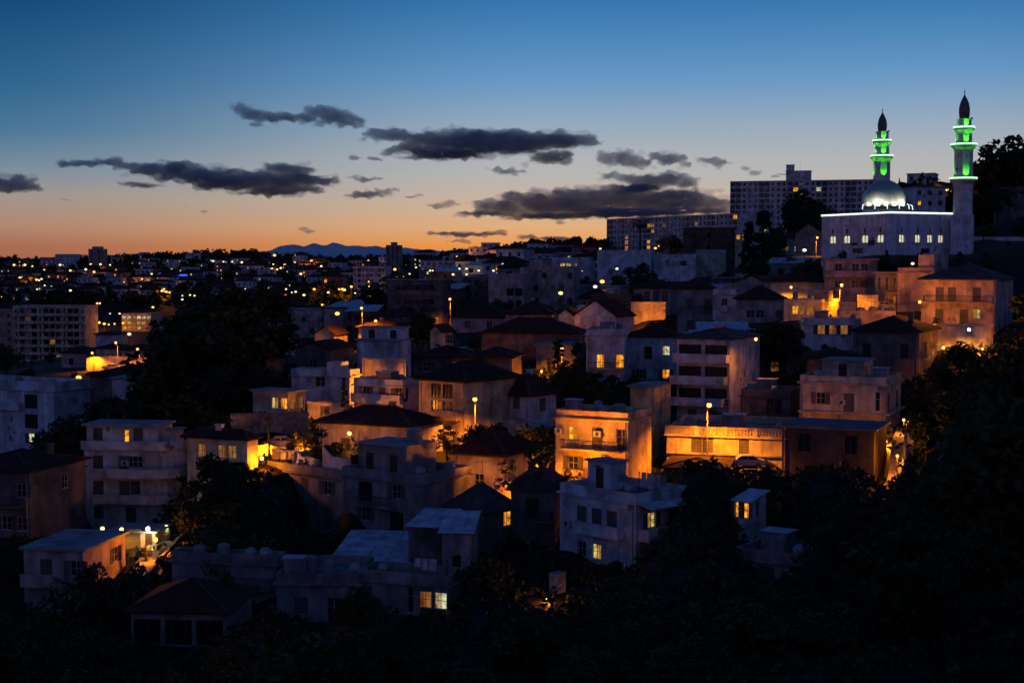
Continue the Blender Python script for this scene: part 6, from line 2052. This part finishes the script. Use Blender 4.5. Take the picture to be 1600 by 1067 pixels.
# laundry lines
def laundry(key, fx0, fx1, fy, label):
    a, c = on_house(key, fx0, fy, HOUSES[key]['h'] - .8), on_house(key, fx1, fy, HOUSES[key]['h'] - .8)
    root = empty('clothes_line', a, math.atan2(c.y - a.y, c.x - a.x)); tag(root, label, 'clothes line')
    L = math.hypot(c.x - a.x, c.y - a.y)
    b = MB()
    for x in (0, L): b.tube((x, 0, -.02), (x, 0, 1.8), .035, n=5)
    b.tube((0, 0, 1.75), (L, 0, 1.75), .012, n=3)
    b.build('line', M['iron'], root)
    x = .3
    while x < L - .9:
        w_, h_ = _cl.uniform(.5, .9), _cl.uniform(.6, 1.1)
        b = MB(); n = 4
        for i in range(n):
            x0, x1 = x + w_ * i / n, x + w_ * (i + 1) / n
            y0, y1 = .04 * (i % 2), .04 * ((i + 1) % 2)
            b.poly([(x0, y0, 1.74), (x1, y1, 1.74), (x1, y1 * 2, 1.74 - h_), (x0, y0 * 2, 1.74 - h_)])
        b.build('cloth', M[_cl.choice(['white', 'bluewhite', 'pink', 'ac'])], root); x += w_ + .12
laundry('white_terrace', .5, .95, .8, 'clothes line on the white terrace roof'); laundry('old_wing', .05, .2, .4, 'clothes line on the roof of the weathered wing'); laundry('rail_house', .5, .9, .5, 'clothes line on the roof with iron railing')
# white terrace walls on the weathered wing
def roof_wall(key, fx0, fx1, fy, h, lab):
    q = HOUSES[key]; a = deck(key, fx0, fy)
    L = q['w'] * (fx1 - fx0)
    root = empty('terrace_wall', a, q['root'].rotation_euler.z); tag(root, lab, 'wall')
    b = MB(); b.box(0, L, -.1, .1, .0, h); b.poly([(L * .0, -.101, h), (L * .35, -.101, h), (0, -.101, h + 1.0)]); b.poly([(0, .101, h), (0, .101, h + 1.0), (L * .35, .101, h)])
    b.poly([(0, -.101, h + 1.0), (L * .35, -.101, h), (L * .35, .101, h), (0, .101, h + 1.0)]); b.poly([(0, -.101, h), (0, -.101, h + 1.0), (0, .101, h + 1.0), (0, .101, h)])
    b.build('wall', M['bluewhite'], root)
    b = MB(); b.box(.05, L - .05, -.14, .14, h + .002, h + .05) if False else b.box(L * .36, L - .02, -.14, .14, h + .002, h + .06); b.build('coping', M['concrete'], root)
roof_wall('old_wing', .55, .85, .45, 1.9, 'blue-white stepped wall on the terrace of the weathered wing')
roof_wall('old_wing', .2, .42, .6, 1.4, 'lower blue-white wall on the terrace of the weathered wing')
# poles
def power_pole(px, py, Y, label, base=None):
    p = P(px, py, Y); g = ground(p.x, p.y) if base is None else P(px, base, Y).z
    root = empty('power_pole', (p.x, p.y, g)); tag(root, label, 'utility pole')
    H_ = p.z - g
    b = MB(); b.tube((0, 0, -1), (0, 0, H_), .16, .10, 8); b.build('pole', M['bark'], root)
    b = MB(); b.box(-.7, .7, -.06, .06, H_ - .7, H_ - .58)
    b.build('crossarm', M['iron'], root)
    for i in (-.6, 0, .6):
        b = MB(); b.lathe([(.03, H_ - .578), (.07, H_ - .5), (.05, H_ - .4), (.02, H_ - .36)], 8, cx=i); b.build('insulator', M['ac'], root)
    return p
power_pole(420, 650, 160, 'dark utility pole standing in the lamplit street', 722)
power_pole(1350, 480, 232, 'utility pole on the low lamplit terrace', 505)
power_pole(228, 850, 137, 'thin pole beside the steep lamplit lane', 895)
power_pole(1537, 340, 316, 'thin pole over the pale boundary wall', 372)
power_pole(505, 470, 310, 'utility pole near the pale house at centre left', 510)
def wire(a, b, sag, label):
    mb = MB(); n = 16
    pts = [a.lerp(b, i / n) - Vector((0, 0, sag * 4 * (i / n) * (1 - i / n))) for i in range(n + 1)]
    for p, q in zip(pts[:-1], pts[1:]): mb.tube(p, q, .022, n=4, cap=False)
    tag(mb.build('overhead_wire', M['iron']), label, 'wire')
wire(P(420, 652, 160), P(742, 626, 167), 1.2, 'overhead wire from the street pole to the garage street lamp')
wire(P(1108, 640, 155), P(1392, 660, 159), 1.5, 'overhead wire from the terrace lamp to the lamp above the steps')
for i, (a_, b_, sg_) in enumerate((((1108, 640, 155), (742, 626, 167.5), 3.0), ((1315, 450, 243.5), (1437, 470, 220), 1.5), ((420, 652, 160), (228, 852, 137), 2.0), ((878, 550, 221.5), (1108, 636, 155.5), 3.0), ((565, 486, 299.5), (703, 471, 321.5), 2.5),
                                  ((1350, 482, 232), (1315, 449, 243.5), 1.0), ((505, 472, 310), (565, 484, 300), 1.0), ((1236, 446, 262), (1315, 447, 244), 1.2), ((420, 655, 160), (292, 680, 158), .8), ((742, 628, 167.5), (868, 660, 151), .8))):
    wire(P(*a_), P(*b_), sg_, ['overhead wire from the terrace lamp across the ochre house roof', 'overhead wire from the loggia lamp to the balcony house', 'overhead wire from the street pole down to the lane pole', 'overhead wire from the cypress lamp to the terrace lamp',
         'overhead wire between the centre-left lamps and the banded building', 'short overhead wire from the terrace pole to the loggia lamp', 'short wire between the pole and the upper centre-left lamp', 'wire from the yellow-walled house to the loggia lamp', 'wire from the street pole to the gable house', 'wire from the garage lamp to the ochre house'][i])
# cars
def car(px, py, Y, rz, label, col):
    p = P(px, py, Y); g = ground(p.x, p.y) + .28
    root = empty('parked_car', (p.x, p.y, g), rz); tag(root, label, 'car', 'cars parked in the lamplit street')
    m = plain('car_paint', col, .3, .3, .5)
    prof = [(-2.0, .35), (-2.05, .62), (-1.95, .86), (-1.1, .95), (-.55, 1.38), (.75, 1.42), (1.35, 1.0), (1.95, .88), (2.05, .6), (2.0, .32)]
    b = MB(); W = .83
    L_ = [(x, -W * (1 - .12 * max(0, z - .9)), z) for x, z in prof]; R_ = [(x, W * (1 - .12 * max(0, z - .9)), z) for x, z in prof]
    b.poly(L_); b.poly(R_[::-1])
    for i in range(len(prof)):
        j = (i + 1) % len(prof); b.poly([L_[j], L_[i], R_[i], R_[j]])
    b.build('body', m, root)
    for sg in (-1, 1):
        b = MB(); y = sg * (W + .005)
        b.poly([(-1.0, y * .985, .97), (-.5, y * .955, 1.32), (.1, y * .955, 1.34), (.1, y * .985, .97)]); b.poly([(.18, y * .985, .97), (.18, y * .955, 1.34), (.7, y * .955, 1.35), (1.2, y * .985, 1.0)])
        b.build('side_window', M['pane'], root)
        for x in (-1.25, 1.25):
            b = MB(); b.tube((x, sg * .62, .3), (x, sg * .86, .3), .31, n=14); wo_ = b.build('wheel', M['iron'], root)
            b = MB(); b.tube((x, sg * .861, .3), (x, sg * .875, .3), .18, n=10); b.build('hubcap', M['galv'], wo_)
        b = MB(); b.box(-2.08, -2.02, sg * .55 - .15, sg * .55 + .15, .6, .75); b.build('tail_light', M['reddoor'], root)
        b = MB(); b.box(2.02, 2.08, sg * .55 - .16, sg * .55 + .16, .6, .76); b.build('headlight', M['ac'], root)
    b = MB(); b.poly([(1.32, -.7, 1.03), (1.32, .7, 1.03), (.80, .66, 1.40), (.80, -.66, 1.40)]); o = b.build('windscreen', M['pane'], root, (.02, 0, .015))
car(437, 686, 163.5, R(6), 'pale car parked in the lamplit street below the stone wall', (.35, .33, .32))
car(1378, 492, 246, R(2), 'pale car under the street lamp by the loggia house', (.4, .4, .4))
car(1068, 716, 153.5, R(-4), 'dark car parked below the balustraded terrace wall', (.06, .06, .07))
car(1165, 719, 153.5, R(-3), 'silver car parked below the balustraded terrace wall', (.3, .31, .33))
car(560, 699, 169.5, R(170), 'dark red car parked at the turn of the lamplit street', (.12, .02, .02))
car(700, 693, 171, R(4), 'grey car in the street under the garage lamp', (.2, .2, .2))
car(175, 578, 318, R(5), 'pale car in the lamplit valley yard', (.4, .4, .38))
car(215, 580, 316, R(8), 'dark car in the lamplit valley yard', (.05, .05, .06))

print('COUNTS', _n, _k, _c, len(LAMPS))
# ------------------------------------------------------------------ the distant range
def mountains():
    Y0 = 9000.0
    prof = [(-500, 418), (-200, 412), (0, 409), (60, 404), (110, 402), (140, 403), (170, 399), (200, 402), (230, 398), (250, 401), (275, 396), (300, 397), (330, 395), (360, 399), (395, 397), (415, 393), (435, 386), (455, 382), (475, 384), (490, 381),
            (505, 383), (520, 380), (540, 383), (560, 385), (580, 384), (600, 387), (625, 386), (645, 389), (670, 390), (690, 392), (715, 391), (735, 395), (760, 396), (800, 400), (900, 404), (1100, 405), (1500, 405), (2200, 404)]
    xs = np.array([p[0] for p in prof], float); ys = np.array([p[1] for p in prof], float)
    px = np.linspace(-500, 2200, 700)
    py = np.interp(px, xs, ys)
    nrows = 10
    vs, fs = [], []
    for r in range(nrows):
        t = r / (nrows - 1)
        for i, (x, y) in enumerate(zip(px, py)):
            crest = P(x, y, Y0)
            base = CAM_Z - 120
            yy = Y0 - 1600 * (1 - t)
            n = mnoise.fractal(Vector((x * .06, t * 5, 3.1)), 1, 2, 4)
            z = base + (crest.z - base) * (t ** .9) + n * 12 * (1 - abs(2 * t - 1)) + (n * 7 if r == nrows - 1 else 0)
            vs.append((crest.x * yy / Y0, yy, z))
    back = len(vs)
    for i, (x, y) in enumerate(zip(px, py)):
        c = P(x, y, Y0); vs.append((c.x * 1.2, Y0 * 1.2, CAM_Z - 160))
    n = len(px)
    for r in range(nrows):
        for i in range(n - 1):
            fs.append((r * n + i, r * n + i + 1, (r + 1) * n + i + 1, (r + 1) * n + i))
    me = bpy.data.meshes.new('mountains'); me.from_pydata(vs, [], fs)
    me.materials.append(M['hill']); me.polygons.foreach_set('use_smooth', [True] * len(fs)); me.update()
    tag(link('mountains', me), kind='structure')
M['hill'] = plaster('haze_tinted_scrub', (.55, .56, .60), .15, streak=False, scale=.002, bump=0)  # pale blue-grey stands in for distance haze, put into the base colour
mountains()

# ------------------------------------------------------------------ clouds: closed lumpy bodies of mist
def vapour(name, col, dens):
    m = bpy.data.materials.new(name); m.use_nodes = True
    nt = m.node_tree; nt.nodes.clear()
    v = nt.nodes.new('ShaderNodeVolumePrincipled'); o = nt.nodes.new('ShaderNodeOutputMaterial')
    v.inputs['Color'].default_value = (*col, 1)
    v.inputs['Density'].default_value = dens
    v.inputs['Anisotropy'].default_value = .1
    nt.links.new(v.outputs[0], o.inputs['Volume'])
    return m
CV = [vapour('cloud_vapour', (.66, .80, .98), .0125), vapour('low_cloud_vapour', (.90, .84, .98), .0105)]
CF = [vapour('cloud_fringe_vapour', (.66, .80, .98), .0042), vapour('low_cloud_fringe_vapour', (.90, .84, .98), .0042)]
YC = 7000.0
CL = [
 # label, [(px, py, rx, ry)...]
 ('dark ragged cloud, highest of all, left of the top centre', [(378, 172, 16, 14), (400, 180, 22, 12), (425, 184, 24, 9), (450, 184, 24, 8), (475, 184, 22, 8), (500, 176, 22, 10), (522, 182, 26, 15), (548, 190, 20, 11), (400, 195, 14, 4)]),
 ('broad dark cloud in the upper middle of the sky', [(590, 210, 22, 11), (620, 212, 28, 9), (655, 218, 30, 12), (690, 222, 40, 19), (730, 222, 50, 20), (775, 224, 50, 20), (820, 222, 50, 18), (865, 220, 46, 14), (905, 220, 28, 11), (700, 240, 60, 9), (860, 246, 34, 11), (612, 236, 18, 7), (640, 230, 26, 7)]),
 ('dark cloud just right of the broad upper cloud', [(950, 246, 18, 12), (975, 248, 22, 14), (1000, 254, 18, 10)]),
 ('small dark cloud right of the middle group', [(1025, 244, 16, 9), (1048, 250, 22, 11), (1070, 256, 12, 6)]),
 ('long dark cloud low in the left sky', [(110, 256, 24, 5), (140, 255, 26, 6), (172, 254, 24, 8), (200, 260, 22, 7), (235, 264, 34, 11), (275, 267, 40, 14), (315, 275, 46, 14), (360, 284, 50, 14), (400, 282, 40, 18), (440, 284, 44, 18), (480, 282, 36, 8), (512, 282, 20, 5), (425, 300, 40, 7), (470, 296, 36, 6), (445, 264, 32, 10), (475, 266, 22, 7), (380, 302, 12, 4)]),
 ('small flat cloud below the long left one', [(205, 286, 18, 4), (225, 290, 22, 6), (242, 290, 10, 3)]),
 ('dark cloud cut by the left edge', [(-10, 286, 30, 15), (20, 288, 30, 14), (45, 292, 18, 8), (55, 298, 10, 5)]),
 ('small ragged cloud right of the long left one', [(550, 278, 10, 4), (572, 280, 18, 5), (592, 281, 8, 3)]),
 ('small flat dark cloud in the centre of the sky', [(545, 306, 12, 4), (575, 304, 24, 6), (600, 300, 14, 6), (618, 296, 9, 3)]),
 ('little dark cloud under the broad upper one', [(775, 266, 12, 5), (795, 268, 18, 7), (815, 268, 10, 4)]),
 ('big dark cloud bank low at right centre, longest of the lower group', [(760, 322, 24, 10), (790, 324, 36, 14), (820, 312, 34, 13), (850, 322, 44, 18), (890, 318, 50, 22), (930, 314, 44, 20), (970, 314, 44, 18), (1010, 318, 46, 16), (1060, 320, 50, 14), (1105, 318, 34, 11), (1130, 320, 24, 10), (1060, 306, 50, 12), (980, 300, 46, 12), (900, 304, 36, 10), (1000, 332, 80, 7), (1090, 330, 50, 6), (760, 334, 44, 4), (860, 338, 60, 5), (960, 334, 60, 6)]),
 ('dark cloud riding on the lower cloud bank', [(955, 274, 16, 7), (985, 280, 24, 10), (1015, 284, 30, 12), (1045, 280, 30, 12), (1075, 286, 18, 9), (1000, 294, 30, 6)]),
 ('small ragged cloud between bank and slab block', [(1105, 250, 14, 5), (1122, 254, 16, 8), (1138, 254, 8, 4)]),
 ('little cloud streak left of the tall slab block', [(1165, 264, 9, 5), (1178, 270, 10, 6)]),
 ('small cloud left of the low cloud bank', [(680, 322, 14, 5), (700, 317, 14, 7), (716, 320, 8, 3)]),
 ('tiny dark cloud alone low above the mountains', [(474, 358, 8, 3.5), (484, 362, 10, 3.5)]),
 ('thin dark streak low above the ridge at centre', [(690, 365, 24, 2.5), (725, 366, 36, 4), (765, 366, 28, 3), (780, 362, 12, 2.5)]),
 ('short dark streak under the thin low streak', [(712, 377, 13, 2.5), (726, 378, 10, 2)]),
 ('thin streak low over the ridge left of the long slab block', [(830, 371, 22, 2.5), (860, 373, 34, 3), (890, 375, 18, 2.2)]),
 ('tiny cloud fleck above the low right streak', [(876, 348, 10, 3)]),
 ('tiny twin cloud flecks low in the left sky', [(291, 323, 5, 2), (317, 331, 7, 2)]),
 ('tiny cloud fleck above the far left skyline', [(99, 311, 6, 2), (106, 313, 4, 1.5)]),
 ('faint thin cloud wisp under the highest cloud', [(558, 247, 12, 2), (585, 249, 14, 2.2)]),
 ('faint short cloud wisp over the lone low cloud', [(640, 308, 12, 2), (655, 305, 8, 2)]),
 ('faint cloud wisp left of the stair tower of the tall slab block', [(1212, 276, 8, 2), (1226, 273, 9, 2.2)]),
]
_LAT = np.random.default_rng(9).random((64, 64, 64)).astype(np.float32) * 2 - 1
def value_noise(p):
    i = np.floor(p).astype(int); f = p - i
    f = f * f * (3 - 2 * f)
    out = 0
    for dx in (0, 1):
        for dy in (0, 1):
            for dz in (0, 1):
                w = (f[:, 0] if dx else 1 - f[:, 0]) * (f[:, 1] if dy else 1 - f[:, 1]) * (f[:, 2] if dz else 1 - f[:, 2])
                out = out + w * _LAT[(i[:, 0] + dx) % 64, (i[:, 1] + dy) % 64, (i[:, 2] + dz) % 64]
    return out
def fractal_np(p):
    out = 0; a = 1.0
    for k in range(5):
        out = out + a * value_noise(p * 2.1 ** k + 17.3 * k); a *= .52
    return out
_bm = bmesh.new(); bmesh.ops.create_icosphere(_bm, subdivisions=2, radius=1.0)
_bm.verts.index_update()
_IV = np.array([v.co[:] for v in _bm.verts]); _IF = np.array([[v.index for v in f.verts] for f in _bm.faces]); _bm.free()
def lumps(blobs, seed, dens, spread, kmin, kmax, core, voxel, amp, mat_, name, parent=None):
    rg = random.Random(seed)
    s = YC / F_PX
    V, Fc = [], []
    for px, py, rx, ry in blobs:
        c = P(px, py, YC)
        n = max(5, min(40, int(rx * ry / dens)))
        parts = ([(0, 0, 0, core)] if core else []) + [(rg.uniform(-1, 1) * spread, rg.uniform(-.8, .8), rg.uniform(-1, 1) * spread, rg.uniform(kmin, kmax)) for _ in range(n)]
        for ux, uz, uy, k in parts:
            rr = (max(rx * k, 1.4) * s * 1.15, max(rx * k, 2.5) * s, max(ry * (k * .8 + .10), 1.0) * s)
            ctr = c + Vector((ux * rx * .9 * s, uz * rx * .7 * s, uy * ry * .75 * s))
            Fc.append(_IF + len(V) * len(_IV)); V.append(_IV * np.array(rr) + np.array(ctr))
    V = np.concatenate(V); Fc = np.concatenate(Fc)
    me = bpy.data.meshes.new(name)
    me.from_pydata(V.tolist(), [], Fc.tolist())
    o = link(name, me, parent)
    md = o.modifiers.new('remesh', 'REMESH'); md.mode = 'VOXEL'; md.voxel_size = voxel
    dg = bpy.context.evaluated_depsgraph_get()
    me2 = bpy.data.meshes.new_from_object(o.evaluated_get(dg))
    o.modifiers.clear()
    o.data = me2
    bpy.data.meshes.remove(me)
    nv = len(me2.vertices)
    co = np.empty(nv * 3, np.float32); me2.vertices.foreach_get('co', co); co = co.reshape(-1, 3)
    no = np.empty(nv * 3, np.float32); me2.vertices.foreach_get('normal', no); no = no.reshape(-1, 3)
    co = co + no * (amp * fractal_np(co * np.array([.03, .012, .06], np.float32))[:, None])
    co = np.ascontiguousarray(co, np.float32)
    me2.vertices.foreach_set('co', co.reshape(-1)); me2.update()
    me2.materials.clear(); me2.materials.append(mat_)
    return o
def cloud(label, blobs, seed):
    big = max(b[2] for b in blobs) > 12
    low = 1 if sum(b[1] for b in blobs) / len(blobs) > 308 else 0
    o = lumps(blobs, seed, 9, 1.0, .12, .36, .78, 4.2 if big else 2.6, 9.5 if big else 3.6, CV[low], 'cloud')
    tag(o, label, 'cloud')
    lumps(blobs, seed + 500, 12, 1.32, .10, .34, 1.0, 4.6 if big else 2.8, 11 if big else 4.5, CF[low], 'fringe', o)
    return o
for i, (lab, bl) in enumerate(CL):
    cloud(lab, bl, 50 + i)
